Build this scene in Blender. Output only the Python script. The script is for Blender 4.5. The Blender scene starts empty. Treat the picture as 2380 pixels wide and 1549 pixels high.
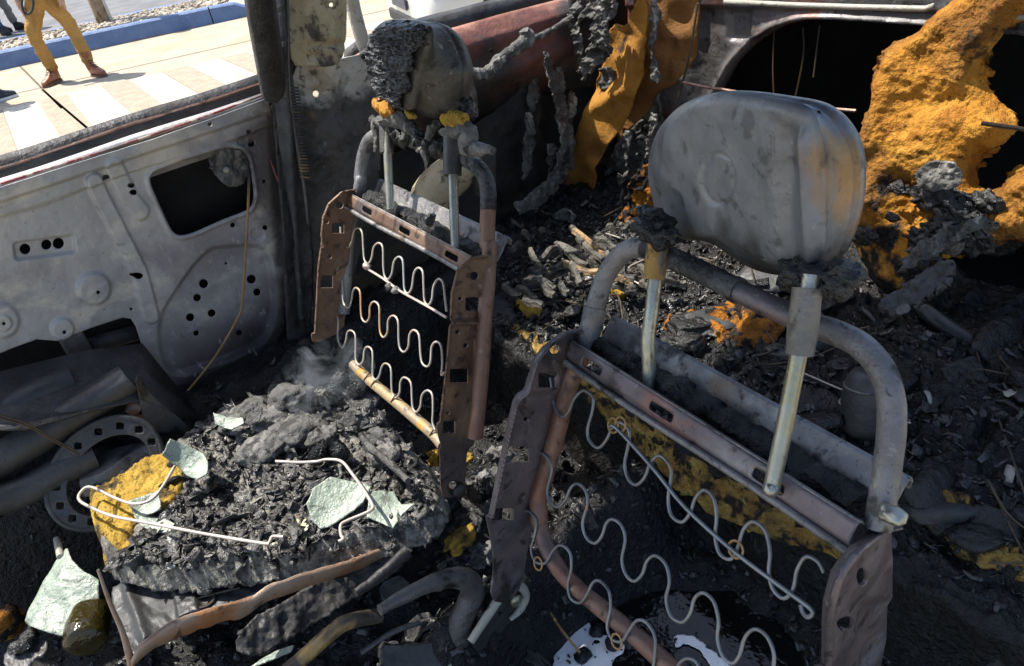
import bpy, bmesh, math, random
import numpy as np
from mathutils import Vector, Matrix
rng = np.random.default_rng(7); random.seed(7)
scene = bpy.context.scene
COL = scene.collection
# ------------------------------------------------------------------ camera
# world: +X towards the rear of the burnt car, +Y towards its far side, +Z up; metres
PW, PH, FPX = 2380., 1549., 1720.
CX, CY = PW/2, PH/2
def _axes():
    d1 = np.array([-391-CX, -(-100-CY), -FPX]); d1 /= np.linalg.norm(d1)
    d2 = np.array([3960-CX, -(-877-CY), -FPX]); d2 /= np.linalg.norm(d2)
    y = d1; x = d2-(d2@y)*y; x /= np.linalg.norm(x)
    return np.array([x, y, np.cross(x, y)])
RW = _axes(); CAM = np.array([0, 0, 1.55])
cam = bpy.data.cameras.new('camera'); camo = bpy.data.objects.new('camera', cam); COL.objects.link(camo)
cam.sensor_width = 36; cam.lens = FPX/PW*36; cam.clip_start = .02; cam.clip_end = 3000
m4 = Matrix.Identity(4)
for r in range(3):
    for c in range(3): m4[r][c] = RW[r, c]
    m4[r][3] = CAM[r]
camo.matrix_world = m4
scene.camera = camo
# ------------------------------------------------------------------ light
SUN_EL = math.radians(62); SUN_AZ = np.array([-.45, .89]); SUN_AZ /= np.linalg.norm(SUN_AZ)
w = bpy.data.worlds.new('World'); scene.world = w; w.use_nodes = True
nt = w.node_tree; bg = nt.nodes['Background']
sky = nt.nodes.new('ShaderNodeTexSky'); sky.sky_type = 'NISHITA'; sky.sun_disc = False
sky.sun_elevation = SUN_EL; sky.sun_rotation = math.atan2(SUN_AZ[0], SUN_AZ[1])
sky.air_density = 1.0; sky.dust_density = 2.0; sky.ozone_density = 1.0
nt.links.new(sky.outputs[0], bg.inputs[0]); bg.inputs[1].default_value = .15
sl = bpy.data.lights.new('sun', 'SUN'); sl.energy = 5.0; sl.angle = math.radians(.53); sl.color = (1, .95, .86)
so = bpy.data.objects.new('sun', sl); COL.objects.link(so)
sd = Vector((SUN_AZ[0]*math.cos(SUN_EL), SUN_AZ[1]*math.cos(SUN_EL), math.sin(SUN_EL)))
so.rotation_euler = (-sd).to_track_quat('-Z', 'Y').to_euler(); so.location = (-3, 6, 8)
scene.view_settings.view_transform = 'Standard'; scene.view_settings.look = 'None'
scene.view_settings.gamma = 1; scene.view_settings.exposure = 0.82
try: scene.view_settings.use_curve_mapping = False
except Exception: pass
# ------------------------------------------------------------------ pixel -> place
def rays(uv):
    uv = np.atleast_2d(np.asarray(uv, float))
    d = np.stack([uv[:, 0]-CX, -(uv[:, 1]-CY), -FPX*np.ones(len(uv))], 1)
    return d@RW.T
class Plane:
    def __init__(s, p, n): s.p = np.array(p, float); n = np.array(n, float); s.n = n/np.linalg.norm(n); s.n *= np.sign((CAM-s.p)@s.n)
    def __call__(s, uv, off=0.):
        d = rays(uv); t = ((s.p+s.n*off-CAM)@s.n)/(d@s.n); return CAM+d*t[:, None]
def PY(y): return Plane((0, y, 0), (0, 1, 0))
def PX(x): return Plane((x, 0, 0), (1, 0, 0))
def PZ(z): return Plane((0, 0, z), (0, 0, 1))
def P3(a, b, c): a, b, c = map(np.array, (a, b, c)); return Plane(a, np.cross(b-a, c-a))
def one(pl, u, v, off=0.): return pl([(u, v)], off)[0]
def aff(pts, ox, oy, k): return [(ox+x*k, oy+y*k) for x, y in pts]
# ------------------------------------------------------------------ noise
def _h(i, j, k, s):
    n = (i*374761393+j*668265263+k*2147483647+s*974634777) & 0xffffffff
    n = ((n ^ (n >> 13))*1274126177) & 0xffffffff
    return ((n ^ (n >> 16)) & 0xffff)/65535.
def vnoise(p, seed=0):
    p = np.asarray(p, float); f = np.floor(p).astype(np.int64); t = p-f; t = t*t*(3-2*t); r = 0
    for a in (0, 1):
        for b in (0, 1):
            for c in (0, 1):
                wgt = (t[:, 0] if a else 1-t[:, 0])*(t[:, 1] if b else 1-t[:, 1])*(t[:, 2] if c else 1-t[:, 2])
                r = r+wgt*_h(f[:, 0]+a, f[:, 1]+b, f[:, 2]+c, seed)
    return r*2-1
def fbm(p, o=4, seed=0):
    p = np.asarray(p, float); r = 0; a = 1; s = 0
    for i in range(o): r = r+a*vnoise(p*2**i, seed+i); s += a; a *= .5
    return r/s
def ridge(p, o=4, seed=0):
    p = np.asarray(p, float); r = 0; a = 1; s = 0
    for i in range(o): r = r+a*(1-2*np.abs(vnoise(p*2**i, seed+i))); s += a; a *= .55
    return r/s
# ------------------------------------------------------------------ materials
def mat(name, c1, c2, sc=8, layers=(), rough=(.5, .8), metal=0., bump=((60, .3),), spec=.5, rsc=None, vor=None, sub=0, dist=0.0, rand=0, alpha=None, sheen=0):
    m = bpy.data.materials.new(name); m.use_nodes = True; t = m.node_tree; N = t.nodes; L = t.links; b = N['Principled BSDF']
    tc = N.new('ShaderNodeTexCoord'); geo = N.new('ShaderNodeNewGeometry'); vec = tc.outputs['Object']
    def noise(scale, det=6, stretch=None, d=0., off=0):
        n = N.new('ShaderNodeTexNoise'); n.inputs['Scale'].default_value = scale; n.inputs['Detail'].default_value = det; n.inputs['Distortion'].default_value = d
        n.inputs['Roughness'].default_value = .6
        mp = N.new('ShaderNodeMapping'); L.new(vec, mp.inputs[0]); mp.inputs['Location'].default_value = (off*1.7, off*.9, off*2.3)
        if stretch: mp.inputs['Scale'].default_value = stretch
        L.new(mp.outputs[0], n.inputs['Vector']); return n.outputs['Fac']
    def rng_(f, lo, hi, a=0., bb=1.):
        r = N.new('ShaderNodeMapRange'); r.interpolation_type = 'SMOOTHSTEP'; L.new(f, r.inputs[0])
        for i, v in enumerate((lo, hi, a, bb)): r.inputs[i+1].default_value = v
        return r.outputs[0]
    def mixc(f, a, c):
        x = N.new('ShaderNodeMix'); x.data_type = 'RGBA'; L.new(f, x.inputs[0])
        for i, v in ((6, a), (7, c)):
            if isinstance(v, tuple): x.inputs[i].default_value = (*v, 1)
            else: L.new(v, x.inputs[i])
        return x.outputs[2]
    def mixf(f, a, c):
        x = N.new('ShaderNodeMix'); L.new(f, x.inputs[0])
        for i, v in ((2, a), (3, c)):
            if isinstance(v, (int, float)): x.inputs[i].default_value = v
            else: L.new(v, x.inputs[i])
        return x.outputs[0]
    n0 = noise(sc, 8, d=dist)
    col = mixc(rng_(n0, .33, .67), c1, c2)
    if rand:
        oi = N.new('ShaderNodeObjectInfo'); hs = N.new('ShaderNodeHueSaturation'); L.new(col, hs.inputs['Color'])
        L.new(rng_(oi.outputs['Random'], 0, 1, 1-rand, 1+rand), hs.inputs['Value']); col = hs.outputs[0]
    ro = rng_(noise(rsc or sc*3, 5, off=3), .3, .7, rough[0], rough[1]); me = None
    for i, l in enumerate(layers):
        f = noise(l.get('s', 6), l.get('det', 8), l.get('st'), l.get('d', .3), off=i+1)
        if 'g' in l:     # spreads from a place on the thing: stains, and the painted sunlit ledge
            dp = N.new('ShaderNodeVectorMath'); dp.operation = 'DOT_PRODUCT'; L.new(geo.outputs['Position'], dp.inputs[0]); dp.inputs[1].default_value = l['g'][:3]
            ad = N.new('ShaderNodeMath'); L.new(dp.outputs['Value'], ad.inputs[0]); ad.inputs[1].default_value = l['g'][3]
            cl = N.new('ShaderNodeClamp'); L.new(ad.outputs[0], cl.inputs[0]); cl.inputs[1].default_value = -1; cl.inputs[2].default_value = 1
            a2 = N.new('ShaderNodeMath'); L.new(f, a2.inputs[0]); L.new(cl.outputs[0], a2.inputs[1]); f = a2.outputs[0]
        f = rng_(f, l['lo'], l['hi'])
        if 'o' in l:
            mu = N.new('ShaderNodeMath'); mu.operation = 'MULTIPLY'; L.new(f, mu.inputs[0]); mu.inputs[1].default_value = l['o']; f = mu.outputs[0]
        col = mixc(f, col, l['c'])
        if 'r' in l: ro = mixf(f, ro, l['r'])
        if 'm' in l: me = mixf(f, metal if me is None else me, l['m'])
    L.new(col, b.inputs['Base Color']); L.new(ro, b.inputs['Roughness'])
    if me is not None: L.new(me, b.inputs['Metallic'])
    else: b.inputs['Metallic'].default_value = metal
    b.inputs['Specular IOR Level'].default_value = spec
    if sheen: b.inputs['Sheen Weight'].default_value = sheen
    last = None
    for i, (bs, st) in enumerate(bump):
        bn = N.new('ShaderNodeBump'); bn.inputs['Strength'].default_value = st; bn.inputs['Distance'].default_value = 1.2/bs
        L.new(noise(bs, 4, off=7+i), bn.inputs['Height'])
        if last: L.new(last, bn.inputs['Normal'])
        last = bn.outputs[0]
    if vor:
        vo = N.new('ShaderNodeTexVoronoi'); vo.inputs['Scale'].default_value = vor[0]; L.new(vec, vo.inputs['Vector'])
        bn = N.new('ShaderNodeBump'); bn.inputs['Strength'].default_value = vor[1]; bn.inputs['Distance'].default_value = 1/vor[0]
        L.new(vo.outputs['Distance'], bn.inputs['Height'])
        if last: L.new(last, bn.inputs['Normal'])
        last = bn.outputs[0]
    if last: L.new(last, b.inputs['Normal'])
    return m
def grime(k=1., lt=(.4, .38, .35)): return [dict(c=(.02, .018, .017), s=38, lo=.56, hi=.66, o=.75*k), dict(c=lt, s=70, lo=.63, hi=.71, o=.5*k), dict(c=(.015, .014, .013), s=13, st=(1, 1, .5), lo=.6, hi=.7, o=.7*k)]
SOOT = (.012, .011, .011); CHAR = (.018, .018, .019)
M = {}
M['door'] = mat('burnt_door_steel', (.29, .288, .29), (.43, .425, .42), 5, [
    dict(c=(.58, .55, .48), s=7, st=(1, 1, 1.6), lo=.52, hi=.66, o=.8), dict(c=(.2, .185, .205), s=3.5, lo=.5, hi=.64, o=.7), dict(c=(.52, .46, .33), s=12, g=(0, 0, 4, -4.75), lo=.5, hi=.7, o=.6), dict(c=(.07, .06, .06), s=5, g=(2.6, 0, 0, -1.38), lo=.4, hi=.62, o=.92),
    dict(c=(.15, .115, .12), s=3.5, g=(.9, 0, -2.6, 1.52), lo=.35, hi=.75, o=.85),
    dict(c=SOOT, s=4, g=(1.6, 0, -3.4, 1.75), lo=.35, hi=.85, o=.95), dict(c=(.05, .045, .045), s=90, lo=.64, hi=.72, o=.6), dict(c=(.55, .53, .48), s=60, st=(1, 1, .4), lo=.6, hi=.7, o=.5), dict(c=(.1, .09, .09), s=24, lo=.62, hi=.72, o=.5)],
    rough=(.45, .7), metal=.25, bump=((40, .1), (260, .12)))
M['soot'] = mat('sooty_steel', (.022, .021, .021), (.06, .056, .055), 6, [
    dict(c=(.12, .11, .10), s=10, lo=.58, hi=.75, o=.6), dict(c=(.16, .07, .035), s=5, lo=.6, hi=.75, o=.6), dict(c=SOOT, s=7, lo=.5, hi=.7)],
    rough=(.4, .75), metal=.2, bump=((50, .25), (300, .2)))
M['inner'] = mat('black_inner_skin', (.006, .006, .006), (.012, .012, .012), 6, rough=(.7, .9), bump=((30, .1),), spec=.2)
M['cream'] = mat('scorched_pillar_paint', (.3, .25, .15), (.38, .33, .21), 8, [
    dict(c=(.3, .13, .06), s=6, st=(1, 1, .4), g=(-3, 0, 0, 2.05), lo=.5, hi=.66, o=.8), dict(c=(.06, .05, .04), s=14, lo=.56, hi=.66), dict(c=(.02, .02, .02), s=70, lo=.6, hi=.68, o=.7)]+grime(),
    rough=(.5, .8), metal=.1, bump=((60, .2),))
M['pillar_low'] = mat('sooted_pillar_steel', (.03, .029, .028), (.065, .06, .056), 5, [
    dict(c=SOOT, s=9, lo=.55, hi=.7), dict(c=(.42, .4, .36), s=6, g=(-.2, 0, 4.2, -4.42), lo=.48, hi=.68, o=.9), dict(c=(.2, .13, .05), s=9, lo=.6, hi=.7, o=.5), dict(c=(.03, .03, .03), s=12, lo=.62, hi=.7, o=.8)]+grime(),
    rough=(.5, .8), metal=.1, bump=((50, .25),))
M['red'] = mat('scorched_red_sunlit_ledge', (.12, .04, .03), (.19, .075, .055), 5, [
    dict(c=(.045, .042, .04), s=4, lo=.44, hi=.58, o=.95), dict(c=(.42, .22, .16), s=6, g=(0, 1.5, 5, -8.15), lo=.5, hi=.74, o=.75), dict(c=SOOT, s=5, g=(.2, 0, -2.4, 2.1), lo=.3, hi=.8), dict(c=(.3, .28, .26), s=9, lo=.66, hi=.8, o=.5)],  # pink layer paints a sunlit band along the window ledge
    rough=(.45, .75), metal=.1, bump=((45, .2), (300, .15)))
M['redline'] = mat('red_body_paint', (.2, .025, .025), (.28, .05, .045), 30, [dict(c=(.5, .44, .36), s=30, lo=.5, hi=.62, o=.9), dict(c=(.12, .1, .095), s=9, lo=.46, hi=.6, o=.95)], rough=(.3, .5), bump=((120, .2),))
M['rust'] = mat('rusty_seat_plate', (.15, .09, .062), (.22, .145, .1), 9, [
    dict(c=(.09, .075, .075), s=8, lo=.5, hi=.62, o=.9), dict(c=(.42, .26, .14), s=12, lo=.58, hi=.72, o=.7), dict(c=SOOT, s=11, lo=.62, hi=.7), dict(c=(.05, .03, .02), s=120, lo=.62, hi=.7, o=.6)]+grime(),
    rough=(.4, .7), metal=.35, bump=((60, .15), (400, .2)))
M['mauve'] = mat('heat_tinted_steel', (.1, .088, .093), (.165, .14, .147), 8, [
    dict(c=(.25, .26, .28), s=6, lo=.55, hi=.68, o=.8), dict(c=(.27, .13, .1), s=5, lo=.6, hi=.7, o=.8), dict(c=(.04, .037, .037), s=9, lo=.58, hi=.68), dict(c=(.03, .02, .02), s=140, lo=.64, hi=.7, o=.6)]+grime(),
    rough=(.32, .6), metal=.45, bump=((60, .12), (400, .15)))
M['tube'] = mat('burnt_tube_steel', (.15, .145, .145), (.25, .245, .24), 12, [
    dict(c=(.33, .32, .3), s=22, lo=.55, hi=.68, o=.8), dict(c=(.22, .14, .08), s=9, lo=.58, hi=.7, o=.75), dict(c=(.03, .03, .03), s=14, lo=.57, hi=.66), dict(c=(.05, .05, .05), s=160, lo=.6, hi=.68, o=.8)]+grime(),
    rough=(.35, .65), metal=.45, bump=((90, .2), (400, .25)))
M['tuber'] = mat('rusted_tube_steel', (.19, .095, .065), (.22, .14, .105), 10, [dict(c=(.13, .1, .095), s=8, lo=.54, hi=.66, o=.9), dict(c=(.04, .035, .03), s=12, lo=.62, hi=.7)]+grime(), rough=(.4, .65), metal=.35, bump=((90, .15), (400, .2)))
M['tubey'] = mat('yellowed_tube', (.34, .25, .13), (.24, .2, .15), 10, [dict(c=(.5, .47, .42), s=14, lo=.55, hi=.66, o=.8), dict(c=(.06, .05, .04), s=12, lo=.6, hi=.68), dict(c=(.45, .25, .04), s=9, lo=.56, hi=.64)]+grime(), rough=(.45, .7), metal=.2, bump=((90, .2), (400, .2)))
M['tubek'] = mat('charred_tube', (.035, .035, .036), (.1, .1, .1), 16, [dict(c=(.3, .28, .22), s=18, lo=.58, hi=.66, o=.9), dict(c=(.015, .015, .015), s=20, lo=.5, hi=.6), dict(c=(.22, .1, .05), s=10, lo=.63, hi=.72)], rough=(.35, .7), metal=.15, bump=((70, .5), (300, .4)))
M['rod'] = mat('headrest_rod_steel', (.3, .3, .25), (.42, .42, .36), 14, [dict(c=(.36, .31, .16), s=12, st=(1, 1, .3), lo=.52, hi=.66, o=.8), dict(c=(.06, .055, .05), s=9, st=(1, 1, .35), lo=.57, hi=.64, o=.9)]+grime(.6), rough=(.25, .45), metal=.75, bump=((200, .15),))
M['sleeve'] = mat('stained_sleeve', (.14, .13, .11), (.21, .19, .16), 14, [dict(c=(.36, .2, .04), s=12, st=(1, 1, .5), lo=.46, hi=.58, o=.9), dict(c=(.04, .04, .04), s=14, lo=.58, hi=.66)]+grime(), rough=(.4, .65), metal=.3, bump=((90, .2), (300, .2)))
M['sleevek'] = mat('sooted_sleeve', (.05, .047, .045), (.09, .085, .08), 14, [dict(c=(.2, .17, .1), s=12, lo=.6, hi=.7, o=.8)], rough=(.4, .65), metal=.3, bump=((90, .2),))
M['spring'] = mat('spring_wire', (.17, .178, .185), (.25, .26, .265), 20, [dict(c=(.38, .2, .12), s=10, lo=.62, hi=.72), dict(c=(.1, .1, .1), s=30, lo=.62, hi=.7)], rough=(.35, .55), metal=.6, bump=((300, .1),))
M['springy'] = mat('scorched_spring_wire', (.36, .31, .25), (.45, .42, .37), 16, [dict(c=(.5, .27, .1), s=9, lo=.55, hi=.68), dict(c=(.35, .36, .36), s=6, lo=.55, hi=.62)], rough=(.4, .6), metal=.3, bump=((300, .1),))
M['wire'] = mat('bare_wire', (.4, .33, .29), (.5, .43, .38), 14, [dict(c=(.3, .2, .16), s=12, lo=.62, hi=.7)], rough=(.4, .6), metal=.3, bump=((300, .1),))
M['darkwire'] = mat('blackened_wire', (.04, .035, .03), (.11, .08, .05), 20, rough=(.4, .6), metal=.4, bump=((300, .1),))
M['goldwire'] = mat('rusty_rod_wire', (.3, .17, .06), (.4, .26, .12), 10, [dict(c=(.05, .05, .05), s=4, g=(0, 0, 3, -2.9), lo=.4, hi=.7)], rough=(.4, .6), metal=.5, bump=((300, .1),))
M['hr2'] = mat('bare_headrest_shell', (.17, .185, .205), (.25, .268, .288), 9, [
    dict(c=(.13, .122, .128), s=8, lo=.52, hi=.66, o=.65), dict(c=(.33, .34, .345), s=16, st=(1, 1, .3), lo=.58, hi=.7, o=.7), dict(c=(.3, .17, .05), s=9, st=(1, 1, .35), g=(0, -2.5, 0, .9), lo=.58, hi=.68, o=.85),
    dict(c=(.035, .035, .035), s=8, g=(0, -1.2, -4.2, 5.45), lo=.5, hi=.8, o=.95), dict(c=(.55, .55, .5), s=130, lo=.71, hi=.74), dict(c=(.07, .07, .07), s=60, lo=.66, hi=.72, o=.6)]+grime(.6),
    rough=(.35, .55), metal=.35, bump=((40, .08), (300, .12)))
M['hr1'] = mat('scorched_headrest_shell', (.06, .058, .052), (.11, .103, .09), 8, [dict(c=(.3, .27, .22), s=9, g=(0, -2.2, 1.5, .2), lo=.55, hi=.8, o=.35), dict(c=(.3, .2, .05), s=8, lo=.63, hi=.74, o=.7), dict(c=(.03, .03, .03), s=9, lo=.54, hi=.66)]+grime(), rough=(.4, .65), metal=.3, bump=((50, .2), (250, .25)))
M['charface'] = mat('charred_vinyl', (.008, .009, .011), (.02, .022, .026), 20, rough=(.22, .45), bump=((55, .7), (150, .6)), spec=.6)
M['char'] = mat('char_debris', (.005, .005, .005), (.016, .0155, .015), 14, [dict(c=(.085, .08, .072), s=9, lo=.62, hi=.72, o=.8), dict(c=(.12, .06, .03), s=7, lo=.7, hi=.78, o=.6)], rough=(.22, .5), bump=((70, .6), (240, .6)), spec=.6)
M['charbed'] = mat('char_bed', (.004, .004, .004), (.012, .0117, .0113), 9, [dict(c=(.07, .066, .06), s=18, lo=.6, hi=.7, o=.6)], rough=(.22, .5), bump=((60, .7), (170, .7), (420, .5)), spec=.4)
M['ash'] = mat('grey_ash', (.06, .0585, .055), (.18, .176, .165), 20, [dict(c=(.02, .02, .02), s=25, lo=.5, hi=.62)], rough=(.35, .7), bump=((80, .6), (300, .6)), rand=.4)
M['flake'] = mat('char_flakes', (.006, .006, .006), (.028, .027, .026), 30, [dict(c=(.36, .34, .3), s=30, lo=.64, hi=.7, o=.85)], rough=(.16, .4), bump=((120, .5),), spec=.8)
M['flakelit'] = mat('sunlit_flakes', (.014, .0135, .013), (.06, .058, .053), 26, [dict(c=(.42, .4, .35), s=24, lo=.61, hi=.68, o=.85), dict(c=(.008, .008, .008), s=14, lo=.54, hi=.62)], rough=(.22, .5), bump=((120, .6),), spec=.7)  # paler copy of the char flakes, sunlight and glints put into its colour
M['ashfoam'] = mat('burnt_foam_crust', (.06, .058, .052), (.3, .285, .25), 60, [dict(c=(.015, .015, .015), s=14, lo=.5, hi=.6, o=.8), dict(c=(.4, .2, .03), s=6, lo=.64, hi=.7, o=.8)], rough=(.4, .7), bump=((120, .9), (300, .6)))
M['foam'] = mat('orange_foam', (.4, .17, .02), (.47, .23, .035), 12, [
    dict(c=(.27, .1, .015), s=16, lo=.5, hi=.64, o=.75), dict(c=(.62, .34, .05), s=30, lo=.6, hi=.7, o=.6), dict(c=(.15, .065, .018), s=4.5, lo=.48, hi=.62, o=.75), dict(c=(.03, .018, .01), s=10, lo=.62, hi=.68, o=.85), dict(c=(.06, .025, .01), s=50, lo=.6, hi=.68, o=.8),
    dict(c=(.016, .015, .015), s=7, g=(0, 0, -1.3, .97), lo=.48, hi=.55, r=.35), dict(c=(.05, .025, .008), s=120, lo=.62, hi=.7, o=.7)], rough=(.8, .95), bump=((35, .6), (110, .8), (320, .6)), spec=.2)
M['foamo'] = mat('scorched_foam_scrap', (.4, .17, .02), (.34, .12, .015), 14, [dict(c=(.14, .06, .015), s=7, lo=.48, hi=.62, o=.8), dict(c=(.016, .015, .015), s=16, lo=.49, hi=.57), dict(c=(.5, .33, .07), s=26, lo=.6, hi=.7, o=.7)], rough=(.8, .95), bump=((60, .8), (220, .8)), spec=.2)
M['foamy'] = mat('yellow_foam', (.36, .22, .035), (.46, .31, .06), 14, [dict(c=(.2, .1, .02), s=7, lo=.5, hi=.66, o=.8), dict(c=(.02, .02, .02), s=14, lo=.54, hi=.64, o=.9), dict(c=(.08, .05, .02), s=110, lo=.58, hi=.68, o=.8)], rough=(.8, .95), bump=((110, .9), (320, .6)), spec=.2)
M['edgefoam'] = mat('seared_edge_foam', (.42, .28, .07), (.24, .13, .03), 22, [dict(c=(.02, .016, .012), s=34, lo=.46, hi=.6), dict(c=(.014, .013, .012), s=7, lo=.5, hi=.66), dict(c=(.55, .4, .1), s=30, lo=.58, hi=.7, o=.7)], rough=(.7, .95), bump=((70, .9), (220, .8)), spec=.3)
M['cloth'] = mat('orange_trim_cloth', (.27, .12, .025), (.38, .18, .03), 9, [dict(c=(.15, .065, .018), s=5, lo=.46, hi=.62, o=.85), dict(c=(.03, .022, .015), s=6, lo=.63, hi=.72), dict(c=(.04, .02, .01), s=60, lo=.66, hi=.72)], rough=(.8, .95), bump=((60, .3), (250, .4)), spec=.2)
M['clothb'] = mat('brown_trim_cloth', (.16, .075, .025), (.24, .11, .035), 9, [dict(c=(.05, .03, .018), s=6, lo=.5, hi=.66, o=.9), dict(c=(.02, .015, .01), s=60, lo=.64, hi=.72)], rough=(.8, .95), bump=((60, .3), (250, .4)), spec=.2)
M['tatter'] = mat('burnt_trim_cloth', (.05, .048, .045), (.13, .125, .115), 16, [dict(c=(.34, .33, .3), s=14, st=(2, 2, .6), lo=.53, hi=.66, o=.8), dict(c=(.018, .018, .018), s=12, lo=.55, hi=.64), dict(c=(.3, .13, .02), s=6, lo=.68, hi=.74)], rough=(.6, .9), bump=((60, .7), (200, .6)))
M['glass'] = mat('clouded_glass_sheet', (.2, .245, .2), (.3, .345, .28), 14, [dict(c=(.46, .48, .41), s=30, lo=.56, hi=.66, o=.8), dict(c=(.07, .08, .065), s=22, d=1.5, lo=.56, hi=.64, o=.75), dict(c=(.04, .04, .04), s=130, lo=.62, hi=.67, o=.8)], rough=(.25, .5), bump=((25, .2), (90, .35)), spec=.5)
M['glassy'] = mat('yellowed_glass_sheet', (.42, .4, .2), (.5, .48, .28), 12, [dict(c=(.45, .48, .4), s=9, lo=.55, hi=.66), dict(c=(.15, .13, .06), s=30, d=1.5, lo=.6, hi=.66)], rough=(.15, .4), bump=((40, .3),))
M['bottle'] = mat('melted_brown_bottle', (.016, .012, .003), (.035, .027, .006), 7, [dict(c=(.22, .19, .07), s=14, lo=.62, hi=.7, o=.6)], rough=(.08, .25), bump=((20, .2),))
M['grey'] = mat('greasy_grey_bar', (.07, .069, .068), (.12, .118, .115), 8, [dict(c=(.2, .19, .17), s=10, lo=.58, hi=.7, o=.6), dict(c=(.02, .02, .02), s=12, lo=.55, hi=.65), dict(c=(.5, .5, .48), s=150, lo=.72, hi=.74)], rough=(.3, .55), metal=.25, bump=((60, .25), (300, .25)))
M['greyd'] = mat('dark_sill_metal', (.03, .031, .032), (.06, .061, .062), 6, [dict(c=(.12, .12, .115), s=7, st=(.5, 1, 2), lo=.58, hi=.7, o=.5), dict(c=(.5, .5, .48), s=150, lo=.73, hi=.75)], rough=(.4, .65), metal=.2, bump=((50, .15), (300, .15)))
M['pale'] = mat('pale_bead', (.3, .285, .24), (.38, .36, .3), 20, [dict(c=(.1, .1, .09), s=30, lo=.58, hi=.66)], rough=(.4, .6), bump=((120, .3),))
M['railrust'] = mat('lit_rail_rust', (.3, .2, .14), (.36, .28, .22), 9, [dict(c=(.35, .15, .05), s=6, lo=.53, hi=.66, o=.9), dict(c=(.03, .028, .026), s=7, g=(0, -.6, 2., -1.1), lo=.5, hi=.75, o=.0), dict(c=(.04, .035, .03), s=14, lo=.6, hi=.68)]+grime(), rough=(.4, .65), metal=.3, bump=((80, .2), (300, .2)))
M['ochre'] = mat('ochre_bar', (.04, .036, .03), (.1, .08, .06), 9, [dict(c=(.4, .26, .09), s=9, lo=.52, hi=.62, o=.9), dict(c=(.02, .02, .02), s=14, lo=.58, hi=.66)], rough=(.35, .6), metal=.2, bump=((90, .3),))
M['water'] = mat('black_water', (.004, .004, .004), (.006, .006, .006), 5, rough=(.03, .08), bump=((9, .05), (60, .03)), spec=.4)
def tagp(o, label=None, cat=None, group=None, kind=None):
    if label: o['label'] = label
    if cat: o['category'] = cat
    if group: o['group'] = group
    if kind: o['kind'] = kind
    return o
# ------------------------------------------------------------------ mesh helpers
def thing(name, label, cat, base, group=None):
    o = bpy.data.objects.new(name, None); COL.objects.link(o); o.location = base; o.empty_display_size = .05
    return tagp(o, label, cat, group)
def wloc(o):
    v = np.zeros(3)
    while o is not None: v += np.array(o.location); o = o.parent
    return v
def obj(name, V, F, m, parent=None, smooth=True, base=None):
    V = np.asarray(V, float)
    org = wloc(parent) if parent is not None else (np.array(base, float) if base is not None else np.array([V[:, 0].mean(), V[:, 1].mean(), V[:, 2].min()]))
    me = bpy.data.meshes.new(name)
    if isinstance(F, np.ndarray): F = F.tolist()
    me.from_pydata((V-org).tolist(), [], F); me.update()
    if smooth: me.polygons.foreach_set('use_smooth', np.ones(len(me.polygons), bool))
    me.materials.append(m if not isinstance(m, str) else M[m])
    o = bpy.data.objects.new(name, me); COL.objects.link(o)
    if parent is not None: o.parent = parent
    else: o.location = org
    return o
def solid(o, th, off=0.):
    s = o.modifiers.new('solid', 'SOLIDIFY'); s.thickness = th; s.offset = off; return o
def bevel(o, wd, seg=2):
    s = o.modifiers.new('bevel', 'BEVEL'); s.width = wd; s.segments = seg; s.limit_method = 'ANGLE'; return o
def autosm(o, deg=35):
    me = o.data; me.polygons.foreach_set('use_smooth', np.ones(len(me.polygons), bool))
    try: me.set_sharp_from_angle(angle=math.radians(deg))
    except Exception: pass
    return o
def cat_rom(P, n):
    P = np.asarray(P, float); Q = np.vstack([2*P[0]-P[1], P, 2*P[-1]-P[-2]]); out = []
    for i in range(1, len(Q)-2):
        p0, p1, p2, p3 = Q[i-1:i+3]
        for t in np.linspace(0, 1, n, endpoint=False):
            out.append(.5*((2*p1)+(-p0+p2)*t+(2*p0-5*p1+4*p2-p3)*t*t+(-p0+3*p1-3*p2+p3)*t**3))
    out.append(P[-1]); return np.array(out)
def tube_geo(P, r, k=10, cap=True):
    P = np.asarray(P, float); n = len(P); r = np.broadcast_to(np.asarray(r, float), (n,))
    T = np.gradient(P, axis=0); T /= np.linalg.norm(T, axis=1)[:, None]+1e-12
    u = np.cross(T[0], [0.3, .2, 1]); u /= np.linalg.norm(u); V = []
    for i in range(n):
        u = u-(u@T[i])*T[i]; u /= np.linalg.norm(u)+1e-12; v = np.cross(T[i], u)
        for j in range(k):
            a = 2*math.pi*j/k; V.append(P[i]+r[i]*(math.cos(a)*u+math.sin(a)*v))
    F = [[i*k+j, i*k+(j+1) % k, (i+1)*k+(j+1) % k, (i+1)*k+j] for i in range(n-1) for j in range(k)]
    if cap: F += [list(range(k))[::-1], [(n-1)*k+j for j in range(k)]]
    return np.array(V), F
def tube(name, P, r, m, parent=None, k=10, sm=6, rough=0., base=None, tw=None):
    P = np.asarray(P, float); n0 = len(P)
    if sm > 1 and n0 > 2: 
        rr = np.interp(np.linspace(0, n0-1, (n0-1)*sm+1), range(n0), np.broadcast_to(np.asarray(r, float), (n0,))); P = cat_rom(P, sm)
    else: rr = r
    V, F = tube_geo(P, rr, k)
    if rough:
        rad = np.mean(rr); V = V+rough*rad*np.stack([fbm(V*1.1/rad, 3, s) for s in (1, 5, 9)], 1)
    return autosm(obj(name, V, F, m, parent, base=base), 50)
def merge(parts):
    V = []; F = []; b = 0
    for v, f in parts:
        V.append(np.asarray(v)); F += [[i+b for i in q] for q in f]; b += len(v)
    return np.vstack(V), F
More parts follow.
